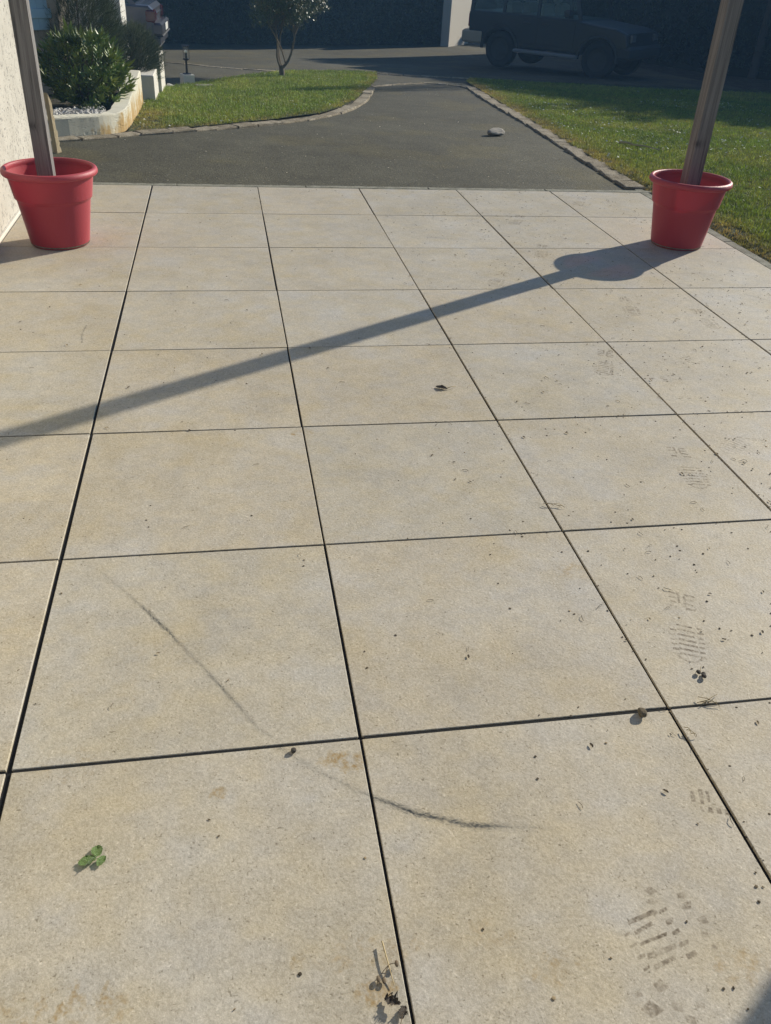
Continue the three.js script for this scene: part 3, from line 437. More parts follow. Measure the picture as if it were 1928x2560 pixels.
// ---------------------------------------------------------------- young olive tree
{
  const tz = -9.11, tx = 1.6, t = thing('olive_tree', 'young multi-stemmed tree with small grey-green leaves on the left lawn', 'tree', [tx, gy(tz), tz]);
  const mOl = new THREE.MeshStandardMaterial({ color: lin(0.17, 0.14, 0.1), bumpMap: grainBump, bumpScale: 0.006, roughness: 1 });
  const tips = []; const parts = [limb([V(0, -0.04, 0), V(0.0, 0.08, 0), V(-0.01, 0.17, 0)], 0.052, 0.04, 5, 8)];
  const B = [[V(-0.02, 0.15, 0), V(-0.075, 0.3, 0.02), V(-0.07, 0.5, 0.02), V(-0.1, 0.8, -0.02)], [V(0.0, 0.16, 0), V(-0.05, 0.34, -0.04), V(-0.02, 0.6, -0.05), V(0.08, 0.95, -0.05)], [V(0.01, 0.15, 0), V(0.1, 0.25, 0.02), V(0.17, 0.42, 0.03), V(0.24, 0.78, 0.06)], [V(0.06, 0.22, 0.01), V(0.02, 0.36, 0.03), V(-0.03, 0.48, 0.04), V(-0.25, 0.85, 0.2)]];
  B.forEach((b, i) => parts.push(limb(b, i === 3 ? 0.014 : 0.025, 0.012, 8, 6)));
  for (const b of B) { const e = b[3]; for (let k = 0; k < 9; k++) { const a = rr(0, 6.28), q = rr(0.22, 0.68), h = rr(0.0, 1.05); const m = V(e.x * 0.7 + Math.cos(a) * q * 0.5, e.y + h * 0.4, e.z * 0.7 + Math.sin(a) * q * 0.5), p = V(e.x * 0.4 + Math.cos(a) * q * 1.1 + 0.05, e.y - 0.06 + h, e.z * 0.4 + Math.sin(a) * q * 1.1); parts.push(limb([b[2].clone().lerp(e, rr(0.4, 1)), m, p], 0.008, 0.002, 5, 4)); for (let s = 0; s < 14; s++) tips.push(m.clone().lerp(p, rr(0.15, 1.12)).add(V(rr(-0.13, 0.13), rr(-0.1, 0.1), rr(-0.13, 0.13)))); } }
  mesh('trunk', mergeGeometries(parts), mOl, t);
  const g = mergeGeometries([0, 1, 2, 3, 4, 5].map((i) => { const l = leafGeo(rr(0.04, 0.058), 0.012, 0.1, 0.2, 2); l.rotateX(rr(0.4, 1)); l.rotateY(i * 2.6); l.translate(0, i * 0.016, 0); return l; }));
  const ms = [], cs = []; for (const p of tips) for (let k = 0; k < 10; k++) { ms.push(M4(p.clone().add(V(rr(-0.12, 0.12), rr(-0.1, 0.1), rr(-0.12, 0.12))), rr(-0.9, 0.9), rr(0, 6.28), rr(-0.9, 0.9), rr(0.7, 1.25))); const v = rr(0.7, 1.35), y = rnd() < 0.12 ? 1 : 0; cs.push(lin(0.1 * v + 0.14 * y, 0.13 * v + 0.06 * y, 0.05 * v)); }
  instanced('crown', g, leafMat(0xffffff, 0.35, 0.2), ms, t, cs);
}

// ---------------------------------------------------------------- garden light on its block
{
  const z = -7.44, t = thing('garden_light', 'small black garden light with clear lantern on a concrete block', 'lamp', [0.08, gy(z), z], 0.35);
  const mK = new THREE.MeshStandardMaterial({ color: lin(0.03, 0.03, 0.034), roughness: 0.45, metalness: 0.4 });
  mesh('base_block', boxUV(box(0.17, 0.16, 0.17, 0, 0.055, 0, 0.006), 0.4), new THREE.MeshStandardMaterial({ color: lin(0.62, 0.6, 0.54), roughness: 0.9, bumpMap: grainBump, bumpScale: 0.003 }), t);
  mesh('foot_plate', box(0.1, 0.012, 0.1, 0, 0.141, 0, 0.003), mK, t);
  mesh('pole', new THREE.CylinderGeometry(0.014, 0.016, 0.19, 12).translate(0, 0.24, 0), mK, t);
  mesh('cup', lathe([[0.012, 0.31], [0.045, 0.328], [0.047, 0.34], [0.02, 0.345], [0.0, 0.345]], 20), mK, t);
  mesh('stem_tube', new THREE.CylinderGeometry(0.02, 0.02, 0.07, 12).translate(0, 0.378, 0), mK, t);
  mesh('bulb', new THREE.SphereGeometry(0.022, 14, 10).translate(0, 0.433, 0), new THREE.MeshPhysicalMaterial({ color: lin(0.75, 0.75, 0.68), roughness: 0.25 }), t);
  mesh('glass', new THREE.CylinderGeometry(0.046, 0.046, 0.155, 24, 1, true).translate(0, 0.42, 0), new THREE.MeshPhysicalMaterial({ color: 0xffffff, roughness: 0.05, transmission: 1, thickness: 0, side: THREE.DoubleSide }), t);
  mesh('cap', lathe([[0.0, 0.52], [0.05, 0.516], [0.058, 0.51], [0.058, 0.503], [0.0, 0.5]], 20), mK, t);
  for (let i = 0; i < 3; i++) { const a = i * 2.094 + 0.5; mesh('cage_rod', new THREE.CylinderGeometry(0.003, 0.003, 0.165, 6).translate(Math.cos(a) * 0.05, 0.42, Math.sin(a) * 0.05), mK, t); }
}

// ---------------------------------------------------------------- loose stones, stick
function rock(name, label, x, z, s, sc, col, sd) {
  const g = new THREE.IcosahedronGeometry(s, 3), p = g.attributes.position; const v = V();
  for (let i = 0; i < p.count; i++) { v.fromBufferAttribute(p, i); const d = v.clone().normalize(); const f = 0.72 + 0.5 * vn(d.x * 1.7 + sd, d.y * 1.7 + d.z * 1.3 + sd, sd) + 0.1 * vn(d.x * 6 + sd, d.z * 6 + d.y * 5, sd + 2); p.setXYZ(i, v.x * f * sc[0], v.y * f * sc[1], v.z * f * sc[2]); }
  g.computeVertexNormals(); setUV(g, (x, y, z) => [x * 4, z * 4 + y * 4]); g.computeBoundingBox(); g.translate(0, -g.boundingBox.min.y - 0.004, 0);
  const o = tag(mesh(name, g, new THREE.MeshStandardMaterial({ color: col, roughness: 0.95, bumpMap: grainBump, bumpScale: 0.01 })), label, 'stone'); o.position.set(x, gy(z) - 0.012, z); return o;
}
rock('stone', 'single pale stone lying on the asphalt drive', 3.57, -2.92, 0.08, [1.35, 0.5, 0.85], lin(0.46, 0.42, 0.35), 13).rotation.y = 0.5;
rock('stone', 'small white stone on the grass by the farthest wall block', -0.15, -6.85, 0.05, [1, 0.7, 0.8], lin(0.7, 0.68, 0.6), 9);
tag(mesh('paving_slab', boxUV(box(0.26, 0.04, 0.17, 0, 0.012, 0, 0.008), 0.3), mConc), 'flat grey slab lying beside the garden light block', 'slab').position.set(0.33, gy(-7.1), -7.1);
scene.children[scene.children.length - 1].rotation.y = 0.3;
tag(mesh('stick', limb([V(4.78, gy(-2.3) + 0.035, -2.3), V(4.84, gy(-2.2) + 0.045, -2.19), V(4.87, gy(-2.1) + 0.035, -2.13), V(4.95, gy(-2) + 0.045, -1.98), V(5.03, gy(-1.8) + 0.035, -1.82)], 0.012, 0.006, 14, 6), new THREE.MeshStandardMaterial({ color: lin(0.42, 0.34, 0.22), roughness: 0.9 })), 'crooked pale stick lying on the right lawn', 'stick');

// ---------------------------------------------------------------- hedges and trees in the shade behind
function hedge(label, pts, depth, hf, dens, lsz, col, name = 'hedge') {
  const t = thing(name, label, 'hedge', [0, 0, 0]); const L = polyLen(pts);
  const N = Math.ceil(L / 0.35), p = [], ix = [];   // inner body, lumpy
  for (let i = 0; i <= N; i++) { const s = L * i / N, q = polyAt(pts, s), nx = Math.sin(q[2]), nz = -Math.cos(q[2]), H = hf(s) - 0.15, gz = gy(q[1]); [[0.14, -0.1], [0.1, H * 0.4], [0.18, H * 0.85], [0.34, H], [depth - 0.3, H], [depth - 0.12, H * 0.8], [depth - 0.12, -0.1]].forEach(([o, y], k) => { const w = 0.12 * (vn(s * 2, k, 3) - 0.5); p.push(q[0] + nx * (o + w), gz + y, q[1] + nz * (o + w)); }); }
  for (let i = 0; i < N; i++) for (let k = 0; k < 6; k++) { const a = i * 7 + k; ix.push(a, a + 7, a + 1, a + 1, a + 7, a + 8); }
  for (const e of [0, N * 7]) for (let k = 1; k < 6; k++) ix.push(e, e + k, e + k + 1);
  const g = new THREE.BufferGeometry(); g.setAttribute('position', new THREE.Float32BufferAttribute(p, 3)); g.setIndex(ix); g.computeVertexNormals();
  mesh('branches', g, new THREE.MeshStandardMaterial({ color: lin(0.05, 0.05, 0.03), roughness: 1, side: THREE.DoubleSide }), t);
  const lg = mergeGeometries([0, 1, 2, 3, 4, 5, 6, 7].map((i) => { const l = leafGeo(lsz * rr(0.7, 1.15), lsz * 0.42, 0.25, 0.2, 2); l.rotateX(rr(0.3, 1.4)); l.rotateY(i * 2.4); l.translate(rr(-1, 1) * lsz * 0.5, rr(-1, 1) * lsz * 0.5, rr(-1, 1) * lsz * 0.5); return l; }));
  const ms = [], cs = [];
  const n = L * dens; for (let i = 0; i < n; i++) {
    const s = rnd() * L, q = polyAt(pts, s), nx = Math.sin(q[2]), nz = -Math.cos(q[2]), H = hf(s), top = rnd() < 0.25; const o = top ? rr(0, depth) : Math.pow(rnd(), 2) * 0.24 + 0.1 * (vn(s * 1.6, 1, 8) - 0.5), y = top ? H - rr(0, 0.2) + 0.25 * (vn(s * 2.3, o * 2, 5) - 0.5) : rr(0.02, H);
    ms.push(M4(V(q[0] + nx * o, gy(q[1]) + y, q[1] + nz * o), rr(-1.2, 1.2), rr(0, 6.28), rr(-1.2, 1.2), rr(0.7, 1.3))); cs.push(col());
  }
  instanced('foliage', lg, leafMat(0xffffff, 0.55, 0.1), ms, t, cs); return t;
}
hedge('long dark hedge behind the parked grey car and the young tree', [[-10, -14.2], [-4.5, -15.6], [-0.7, -16.6], [2.8, -17.55], [6.9, -19.55]], 1.3, (s) => 2.3 + 0.16 * (vn(s * 1.3, 0, 2) - 0.5), 700, 0.085, gcol(0.035, 0.055, 0.02));
hedge('dark hedge far behind the dark off-road car', [[7.9, -23.6], [10.5, -22.7], [14, -21.4]], 1.3, (s) => 2.4 + 0.2 * (vn(s * 1.3, 0, 12) - 0.5), 560, 0.09, gcol(0.03, 0.048, 0.02));
hedge('tall dark hedge curving round the far right corner of the lawn', [[10.7, -19.5], [12, -17.5], [12.8, -15.3], [14.2, -13.6], [14.7, -11.6], [14.75, -10.0], [15.4, -9.3], [19, -8.6]], 1.6, (s) => 4.95 + 0.7 * (vn(s * 0.9, 0, 6) - 0.5), 700, 0.1, gcol(0.03, 0.048, 0.02));
{ // narrow conifer rising out of the hedge
  const x = 13.5, z = -14.5, t = thing('conifer', 'narrow dark conifer rising above the far right hedge', 'tree', [x, gy(z), z]), H = 6.9, ms = [], cs = [];
  mesh('trunk', limb([V(0, -0.1, 0), V(0.02, H * 0.5, 0), V(0, H - 0.3, 0)], 0.11, 0.02, 8, 8), mBark, t);
  for (let i = 0; i < 7500; i++) { const y = 0.3 + (H - 0.3) * rnd(), q = 1.0 * Math.pow(1 - (y - 0.3) / H, 0.6) * Math.pow(rnd(), 0.4) * (0.8 + 0.4 * vn(y * 3, i % 7, 4)), a = rr(0, 6.28); ms.push(M4(V(Math.cos(a) * q, y, Math.sin(a) * q), rr(-0.6, 0.6), rr(0, 6), rr(-0.6, 0.6), rr(0.8, 1.4))); cs.push(gcol(0.03, 0.05, 0.02)()); }
  instanced('crown', sprig, mNeedle, ms, t, cs);
}
// two slender trees beyond the right hedge; their thin crowns dapple the lawn
for (const [x, z, h, r, label] of [[18.4, -13.4, 6.3, 1.1, 'tall slender tree beyond the right hedge, nearer the parking area'], [22.0, -8.8, 7.0, 1.3, 'tall slender tree beyond the right hedge, farther along the lawn']]) {
  const t = thing('tall_tree', label, 'tree', [x, gy(z), z], 0, 'trees beyond the right hedge'), parts = [limb([V(0, -0.2, 0), V(0.1, h * 0.4, 0), V(-0.05, h * 0.75, 0.1), V(0.05, h + r, 0)], 0.16, 0.03, 12, 8)], ms = [], cs = [];
  for (let i = 0; i < 22; i++) { const a = rr(0, 6.28), y = h + rr(-1.5, 0.8) * r, q = rr(0.5, 1) * r * (1.2 - 0.4 * Math.abs(y - h) / r), e = V(Math.cos(a) * q, y + rr(0.1, 0.5), Math.sin(a) * q); parts.push(limb([V(0, y - 0.4, 0), V(e.x * 0.5, y, e.z * 0.5), e], 0.035, 0.008, 5, 5)); for (let k = 0; k < 16; k++) { ms.push(M4(e.clone().multiply(V(rr(0.3, 1.1), 1, rr(0.3, 1.1))).add(V(rr(-0.3, 0.3), rr(-0.3, 0.3), rr(-0.3, 0.3))), rr(-1, 1), rr(0, 6), rr(-1, 1), rr(0.8, 1.5))); cs.push(gcol(0.06, 0.09, 0.025)()); } }
  mesh('trunk', mergeGeometries(parts), mBark, t); instanced('crown', rosette(8, 0.12, 0.05), leafMat(0xffffff, 0.6, 0.2), ms, t, cs);
}

// white wall corner by the hedge end
{
  const o = tag(mesh('gate_pillar', boxUV(box(1.5, 2.1, 0.24, 0.75, 1.0, 0, 0.012), 0.6), new THREE.MeshStandardMaterial({ color: lin(0.62, 0.58, 0.5), bumpMap: crepiB, bumpScale: 0.004, roughness: 0.95 })), 'white rendered wall end standing behind the rear of the dark car', 'wall');
  o.position.set(6.76, gy(-19.1) - 0.02, -19.12); o.rotation.y = 0.95;
}

// ---------------------------------------------------------------- cars
const mTyre = new THREE.MeshStandardMaterial({ color: lin(0.022, 0.022, 0.023), roughness: 0.85 });
const mRubber = new THREE.MeshStandardMaterial({ color: lin(0.03, 0.03, 0.03), roughness: 0.7 });
const mGlass = new THREE.MeshPhysicalMaterial({ color: lin(0.7, 0.78, 0.74), roughness: 0.03, transmission: 1, thickness: 0, ior: 1.5, side: THREE.DoubleSide });
const mChrome = new THREE.MeshStandardMaterial({ color: lin(0.6, 0.6, 0.6), roughness: 0.2, metalness: 1 });
function wheel(parent, x, z, r, w, rimM) {
  const t = new THREE.Group(); t.name = 'wheel'; t.position.set(x, r, z); t.rotation.x = Math.PI / 2; parent.add(t);
  mesh('tyre', lathe([[r * 0.6, -w / 2], [r * 0.9, -w / 2], [r * 0.97, -w * 0.42], [r, -w * 0.3], [r, w * 0.3], [r * 0.97, w * 0.42], [r * 0.9, w / 2], [r * 0.6, w / 2], [r * 0.58, 0], [r * 0.6, -w / 2]], 36), mTyre, t);
  mesh('rim', lathe([[0, -w * 0.3], [r * 0.2, -w * 0.34], [r * 0.24, -w * 0.22], [r * 0.5, -w * 0.26], [r * 0.6, -w * 0.46], [r * 0.62, -w * 0.3], [r * 0.62, w * 0.3], [r * 0.6, w * 0.46], [r * 0.5, w * 0.26], [r * 0.24, w * 0.22], [r * 0.2, w * 0.34], [0, w * 0.3]], 30), rimM, t);
}
function car(name, label, pos, turn, o) {
  // local: x from rear 0 to front L, z = 0 on the centre line, near side +z
  const t = thing(name, label, 'car', pos, turn); const { L, W, sill, belt, hood, roofH, xr, xf, R, prof, rearX, cowlX, roof0, roof1 } = o, hw = W / 2;
  const s = new THREE.Shape(); prof.forEach(([x, y], i) => i ? s.lineTo(x, y) : s.moveTo(x, y));
  // underside with wheel arches, going from front to rear
  const arch = (x) => { for (let k = 0; k <= 12; k++) { const a = k / 12 * Math.PI; s.lineTo(x + Math.cos(a) * R * 1.2, Math.max(sill, R * 0.98 + Math.sin(a) * R * 1.2)); } };
  s.lineTo(L - 0.12, sill + 0.05); arch(xf); arch(xr); s.lineTo(0.1, sill + 0.08); s.closePath();
  const bev = 0.05, bg = new THREE.ExtrudeGeometry(s, { depth: W - 2 * bev, bevelEnabled: true, bevelThickness: bev, bevelSize: 0.035, bevelOffset: -0.035, bevelSegments: 3 }); bg.translate(0, 0, -hw + bev);
  mesh('body', bg, o.paint, t);
  // cabin: pillars, roof, panes
  const inw = 0.05, inr = o.tumble, low = (x, sg) => V(x, belt - 0.01, sg * (hw - inw)), top = (x, sg) => V(x, roofH - 0.03, sg * (hw - inr));
  const rg = box(roof1 - roof0 + 0.06, 0.06, W - 2 * inr + 0.05, (roof0 + roof1) / 2, roofH - 0.02, 0, 0.022); mesh('roof', rg, o.paint, t);
  for (const sg of [-1, 1]) for (let k = 0; k < o.pil.length; k++) { const [a, b] = o.pil[k]; mesh('pillar', bar(low(a, sg), top(b, sg), k === 0 || k === o.pil.length - 1 ? 0.075 : 0.06, 0.045), o.paint, t); }
  const quad = (n, a, b, c, d, m) => { const g = new THREE.BufferGeometry(); g.setAttribute('position', new THREE.Float32BufferAttribute([...a.toArray(), ...b.toArray(), ...c.toArray(), ...d.toArray()], 3)); g.setIndex([0, 1, 2, 0, 2, 3]); g.computeVertexNormals(); setUV(g, (x, y) => [x, y]); return mesh(n, g, m, t); };
  for (const sg of [-1, 1]) for (let k = 0; k < o.pil.length - 1; k++) { const [a, b] = o.pil[k], [c, d] = o.pil[k + 1]; quad('window', low(a, sg), low(c, sg), top(d, sg), top(b, sg), mGlass); }
  const P0 = o.pil[0], P1 = o.pil[o.pil.length - 1];
  quad('rear_window', low(P0[0], -1), low(P0[0], 1), top(P0[1], 1), top(P0[1], -1), mGlass);
  quad('windscreen', low(P1[0], -1), low(P1[0], 1), top(P1[1], 1), top(P1[1], -1), mGlass);
  const mSeat = new THREE.MeshStandardMaterial({ color: lin(0.26, 0.24, 0.2), roughness: 0.9 });
  for (const sx of o.seats) for (const sg of [-1, 1]) { const b = mesh('seat', box(0.14, 0.62, 0.46, 0, 0.31, 0, 0.05), mSeat, t); b.position.set(sx, belt - 0.38, sg * hw * 0.46); b.rotation.z = 0.18; const h = mesh('headrest', box(0.09, 0.2, 0.26, -0.1, 0.72, 0, 0.04), mSeat, b); }
  mesh('floor_pan', box(o.pil[o.pil.length - 1][0] - 0.3, 0.05, W - 0.3, (o.pil[o.pil.length - 1][0] + 0.2) / 2, belt - 0.42, 0, 0.01), mRubber, t);
  for (const sg of [-1, 1]) { wheel(t, xr, sg * (hw - 0.13), R, 0.21, o.rim); wheel(t, xf, sg * (hw - 0.13), R, 0.21, o.rim);
    for (const [a, b] of o.doors) { const d = mesh('door', box(b - a, belt - sill - 0.14, 0.012, (a + b) / 2, (belt + sill) / 2 + 0.03, sg * (hw + 0.003), 0.005), o.paint, t); mesh('handle', box(0.16, 0.03, 0.03, a + 0.16, belt - 0.13, sg * (hw + 0.02), 0.01), o.trim, d); }
    mesh('mirror', box(0.12, 0.15, 0.19, P1[0] - 0.22, belt + 0.1, sg * (hw + 0.1), 0.03), o.mirror ?? o.paint, t); }
  return t;
}
const mBlack = new THREE.MeshPhysicalMaterial({ color: lin(0.006, 0.009, 0.014), roughness: 0.55, clearcoat: 0.35, clearcoatRoughness: 0.12 });
const mBeige = new THREE.MeshPhysicalMaterial({ color: lin(0.48, 0.39, 0.27), roughness: 0.6 });
{ // dark off-road car, nose to the right
  const L = 3.85, th = -Math.atan2(0.71, 0.70), hx = 0.702, hz = 0.712, wn = [-hz, hx];  // near side normal
  const near = [6.05, -14.05], c = [near[0] - wn[0] * 0.86, near[1] - wn[1] * 0.86];
  const t = car('offroad_car', 'dark off-road car in the shade with pale rear bumper and side step', [c[0], gy(-13.0), c[1]], th, {
    L, W: 1.72, sill: 0.42, belt: 1.04, hood: 0.98, roofH: 1.74, R: 0.36, xr: 0.84, xf: 3.16, tumble: 0.1, roof0: 0.08, roof1: 2.42,
    prof: [[0.03, 0.62], [0.0, 1.02], [0.06, 1.06], [2.64, 1.05], [2.7, 1.02], [3.5, 0.95], [3.72, 0.88], [3.78, 0.66]], pil: [[0.05, 0.1], [0.85, 0.87], [1.68, 1.67], [2.66, 2.42]],
    seats: [0.95, 1.72], doors: [[1.3, 1.72], [1.74, 2.58]], paint: mBlack, rim: new THREE.MeshStandardMaterial({ color: lin(0.03, 0.03, 0.03), roughness: 0.6 }), trim: mRubber });
  mesh('rear_bumper', box(0.5, 0.26, 1.76, 0.13, 0.55, 0, 0.04), mBeige, t); mesh('front_bumper', box(0.3, 0.24, 1.76, L - 0.14, 0.53, 0, 0.05), mRubber, t);
  for (const sg of [-1, 1]) { mesh('side_step', box(1.48, 0.07, 0.2, 2.0, 0.38, sg * 0.9, 0.02), new THREE.MeshStandardMaterial({ color: lin(0.2, 0.21, 0.22), roughness: 0.5 }), t); mesh('wheel_arch_flare', (() => { const g = new THREE.TorusGeometry(0.44, 0.035, 8, 20, Math.PI); g.translate(0.84, 0.35, sg * 0.86); return g; })(), mRubber, t); mesh('wheel_arch_flare', (() => { const g = new THREE.TorusGeometry(0.44, 0.035, 8, 20, Math.PI); g.translate(3.16, 0.35, sg * 0.86); return g; })(), mRubber, t);
    mesh('headlight', box(0.05, 0.14, 0.2, L - 0.075, 0.79, sg * 0.62, 0.015), new THREE.MeshPhysicalMaterial({ color: lin(0.12, 0.12, 0.12), roughness: 0.15 }), t); mesh('tail_light', box(0.04, 0.26, 0.12, -0.005, 0.86, sg * 0.74, 0.012), new THREE.MeshStandardMaterial({ color: lin(0.3, 0.02, 0.02), roughness: 0.3 }), t); }
  const sp = mesh('spare_wheel', lathe([[0, -0.11], [0.3, -0.11], [0.35, -0.06], [0.35, 0.06], [0.3, 0.1], [0, 0.11]], 30), mTyre, t); sp.rotation.z = Math.PI / 2; sp.position.set(-0.1, 0.98, -0.05);
}
{ // grey car, tail towards the drive
  const L = 4.2, W = 1.68, hd = Math.PI - 0.15;   // heading -x, a little towards -z
  const mSil = new THREE.MeshPhysicalMaterial({ color: lin(0.1, 0.1, 0.115), roughness: 0.35, metalness: 0.4, clearcoat: 0.8, clearcoatRoughness: 0.08 });
  const t = car('parked_car', 'grey car parked tail-on behind the dark bush, bumper in the sun', [-0.44, gy(-11), -11.2], Math.PI - 0.03, {
    L, W, sill: 0.24, belt: 0.94, hood: 0.92, roofH: 1.46, R: 0.31, xr: 0.78, xf: 3.36, tumble: 0.2, roof0: 0.85, roof1: 2.35,
    prof: [[0.06, 0.52], [0.05, 0.9], [0.12, 0.96], [0.5, 0.97], [3.0, 0.93], [3.05, 0.92], [3.9, 0.8], [4.1, 0.68], [4.14, 0.4]], pil: [[0.35, 0.85], [1.0, 1.1], [1.95, 1.9], [3.0, 2.35]],
    seats: [1.3, 2.1], doors: [[1.1, 1.92], [1.95, 2.95]], paint: mSil, rim: new THREE.MeshStandardMaterial({ color: lin(0.4, 0.4, 0.4), roughness: 0.35, metalness: 0.8 }), trim: mSil });
  const bp = (y, h, x, w = W - 0.02) => box(0.2, h, w, x, y, 0, 0.035);
  const b = mesh('rear_bumper', bp(0.6, 0.2, 0.02), mSil, t); mesh('rear_bumper', bp(0.415, 0.15, 0.06), mSil, t); mesh('bumper_trim', box(0.12, 0.03, W - 0.1, -0.03, 0.5, 0, 0.01), mRubber, t); mesh('bumper_trim', box(0.16, 0.1, W - 0.2, 0.1, 0.32, 0, 0.02), mRubber, t);
  mesh('number_plate', box(0.012, 0.11, 0.5, -0.092, 0.61, 0, 0.003), new THREE.MeshStandardMaterial({ color: lin(0.6, 0.6, 0.55), roughness: 0.5 }), t);
  mesh('boot_strip', box(0.03, 0.03, 0.9, 0.035, 0.82, 0, 0.008), mChrome, t);
  for (const sg of [-1, 1]) mesh('tail_light', box(0.16, 0.2, 0.26, 0.1, 0.8, sg * (W / 2 - 0.11), 0.03), new THREE.MeshPhysicalMaterial({ color: lin(0.12, 0.008, 0.01), roughness: 0.2, clearcoat: 1 }), t);
}

// ---------------------------------------------------------------- things lying on the tiles
function curled(name, label, x, z, w, l, curl, jag, col, turn, sd, tilt = 0) {   // dry or fresh leaf: a curled patch with a ragged outline
  const n = 10, m = 14, p = [], ix = [], cc = [];
  for (let j = 0; j <= m; j++) { const t = j / m, wd = w * Math.pow(Math.sin(Math.PI * (0.06 + 0.9 * t)), 0.7) * (1 + jag * (hash(j, sd, 1) - 0.5)); for (let i = 0; i <= n; i++) { const u = i / n * 2 - 1, a = u * curl; const rad = wd / 2 / Math.max(curl, 0.05); p.push(Math.sin(a) * rad, (1 - Math.cos(a)) * rad + Math.min(0.006, 0.16 * w) * (vn(i * 0.6, j * 0.6, sd) - 0.5) + tilt * t * l, (t - 0.5) * l + 0.1 * l * jag * (hash(i, j, sd) - 0.5)); } }
  for (let j = 0; j < m; j++) for (let i = 0; i < n; i++) { if (jag > 0.5 && (i < 2 || i > n - 3) && hash(i, j, sd + 5) < 0.4) continue; const k = j * (n + 1) + i; ix.push(k, k + n + 1, k + 1, k + 1, k + n + 1, k + n + 2); }
  const g = new THREE.BufferGeometry(); g.setAttribute('position', new THREE.Float32BufferAttribute(p, 3)); g.setIndex(ix); g.computeVertexNormals(); setUV(g, (a, b, c) => [a * 12, c * 12]); g.computeBoundingBox(); g.rotateY(turn);
  return g.translate(x, 0.0015 - g.boundingBox.min.y, z);
}
const mFresh = new THREE.MeshPhysicalMaterial({ color: lin(0.15, 0.27, 0.035), roughness: 0.45, transmission: 0.35, thickness: 0, side: THREE.DoubleSide, bumpMap: grainBump, bumpScale: 0.002 });
const mDry = new THREE.MeshPhysicalMaterial({ color: lin(0.075, 0.055, 0.035), roughness: 0.85, transmission: 0.08, thickness: 0, side: THREE.DoubleSide, bumpMap: grainBump, bumpScale: 0.004 });
const mStraw = new THREE.MeshStandardMaterial({ color: lin(0.42, 0.33, 0.18), roughness: 0.8 });
const mTwig = new THREE.MeshStandardMaterial({ color: lin(0.16, 0.12, 0.075), roughness: 0.9 });
{ // green leaf sprig
  const t = thing('green_leaf', 'fresh green three-lobed leaf lying on the nearest left tile', 'leaf', [0.212, 0.002, 5.85]); t.scale.set(1.2, 0.8, 1.2);
  const lf = (x, z, w, l, turn, sd, curl) => mesh('leaflet', curled('', '', x, z, w, l, curl, 0.15, 0, turn, sd), mFresh, t);
  lf(0.004, -0.012, 0.021, 0.022, 0.3, 3, 0.7); lf(-0.01, 0.005, 0.02, 0.03, 1.9, 4, 0.9); lf(0.013, 0.008, 0.016, 0.021, -0.5, 5, 0.8);
  mesh('stalk', limb([V(0.005, 0.006, -0.002), V(-0.006, 0.012, 0.012), V(-0.016, 0.006, 0.02)], 0.0012, 0.0008, 5, 5), mFresh, t);
}
{ // curled dry leaf, close to the lens
  const t = thing('dry_leaf', 'crumpled dark brown dry leaf beside the tile joint at the bottom', 'leaf', [0.772, 0.001, 6.228]);
  mesh('leaf_blade', curled('', '', -0.004, -0.008, 0.03, 0.032, 1.25, 0.9, 0, 0.9, 7, 0.35), mDry, t); mesh('leaf_blade', curled('', '', 0.012, 0.012, 0.02, 0.026, 1.1, 0.8, 0, -0.4, 11, 0.2), mDry, t);
  mesh('stalk', limb([V(0.01, 0.006, 0.018), V(0.004, 0.009, 0.032), V(-0.004, 0.003, 0.046)], 0.0009, 0.0005, 5, 5), mTwig, t);
}
{ // dried sprig
  const t = thing('dry_sprig', 'straw-coloured dry sprig with seed heads lying above the crumpled leaf', 'twig', [0.768, 0.002, 6.15]);
  mesh('stalk', limb([V(0, 0.006, -0.042), V(0.004, 0.007, 0), V(0.009, 0.003, 0.04)], 0.0019, 0.0008, 6, 5), mStraw, t);
  for (const [a, b, c] of [[-0.018, 0.004, 0.026], [0.02, 0.007, 0.004], [-0.008, 0.003, 0.03]]) { mesh('side_stalk', limb([V(0.005, 0.006, 0.004), V(a * 0.6, 0.007, c * 0.7), V(a, b, c)], 0.0009, 0.0006, 4, 4), mTwig, t); mesh('seed_head', new THREE.SphereGeometry(0.0042, 7, 5).scale(1, 0.8, 1.7).translate(a, Math.max(b, 0.0035), c), mTwig, t); }
}
{ // dead leaf with a long stalk
  const t = thing('dry_leaf', 'small brown dry leaf with pale stalk in the middle of the terrace', 'leaf', [1.44, 0.001, 3.69]);
  mesh('leaf_blade', curled('', '', -0.004, 0, 0.032, 0.052, 0.8, 0.5, 0, 1.1, 17), mDry, t); mesh('stalk', limb([V(0.018, 0.004, 0.006), V(0.04, 0.01, 0.004), V(0.064, 0.004, -0.012)], 0.0018, 0.001, 6, 5), mStraw, t);
}
function twigs(label, x, z, list, m) { const t = thing('straw_wisp', label, 'straw', [x, 0.002, z]); for (const [a, b, c, d, h] of list) mesh('stalk', limb([V(a, h * 0.5 + 0.001, b), V((a + c) / 2 + 0.003, h, (b + d) / 2), V(c, 0.0025, d)], 0.0013, 0.0008, 5, 4), m, t); return t; }
{ // dead leaf on the low wall
  const z = -3.45, t = thing('dry_leaf', 'curled dark dead leaf lying on top of the low curved wall', 'leaf', [-0.46, gy(z) + 0.262, z]);
  mesh('leaf_blade', curled('', '', 0, 0, 0.05, 0.09, 0.9, 0.5, 0, 1.3, 23), mDry, t);
}
twigs('crossed dry straws caught in the near joint on the right', 1.71, 5.59, [[-0.02, 0.012, 0.04, -0.018, 0.008], [-0.018, -0.012, 0.026, 0.024, 0.01], [-0.03, 0.006, 0.018, 0.0, 0.007], [-0.024, 0.004, 0.03, 0.012, 0.006]], mStraw);
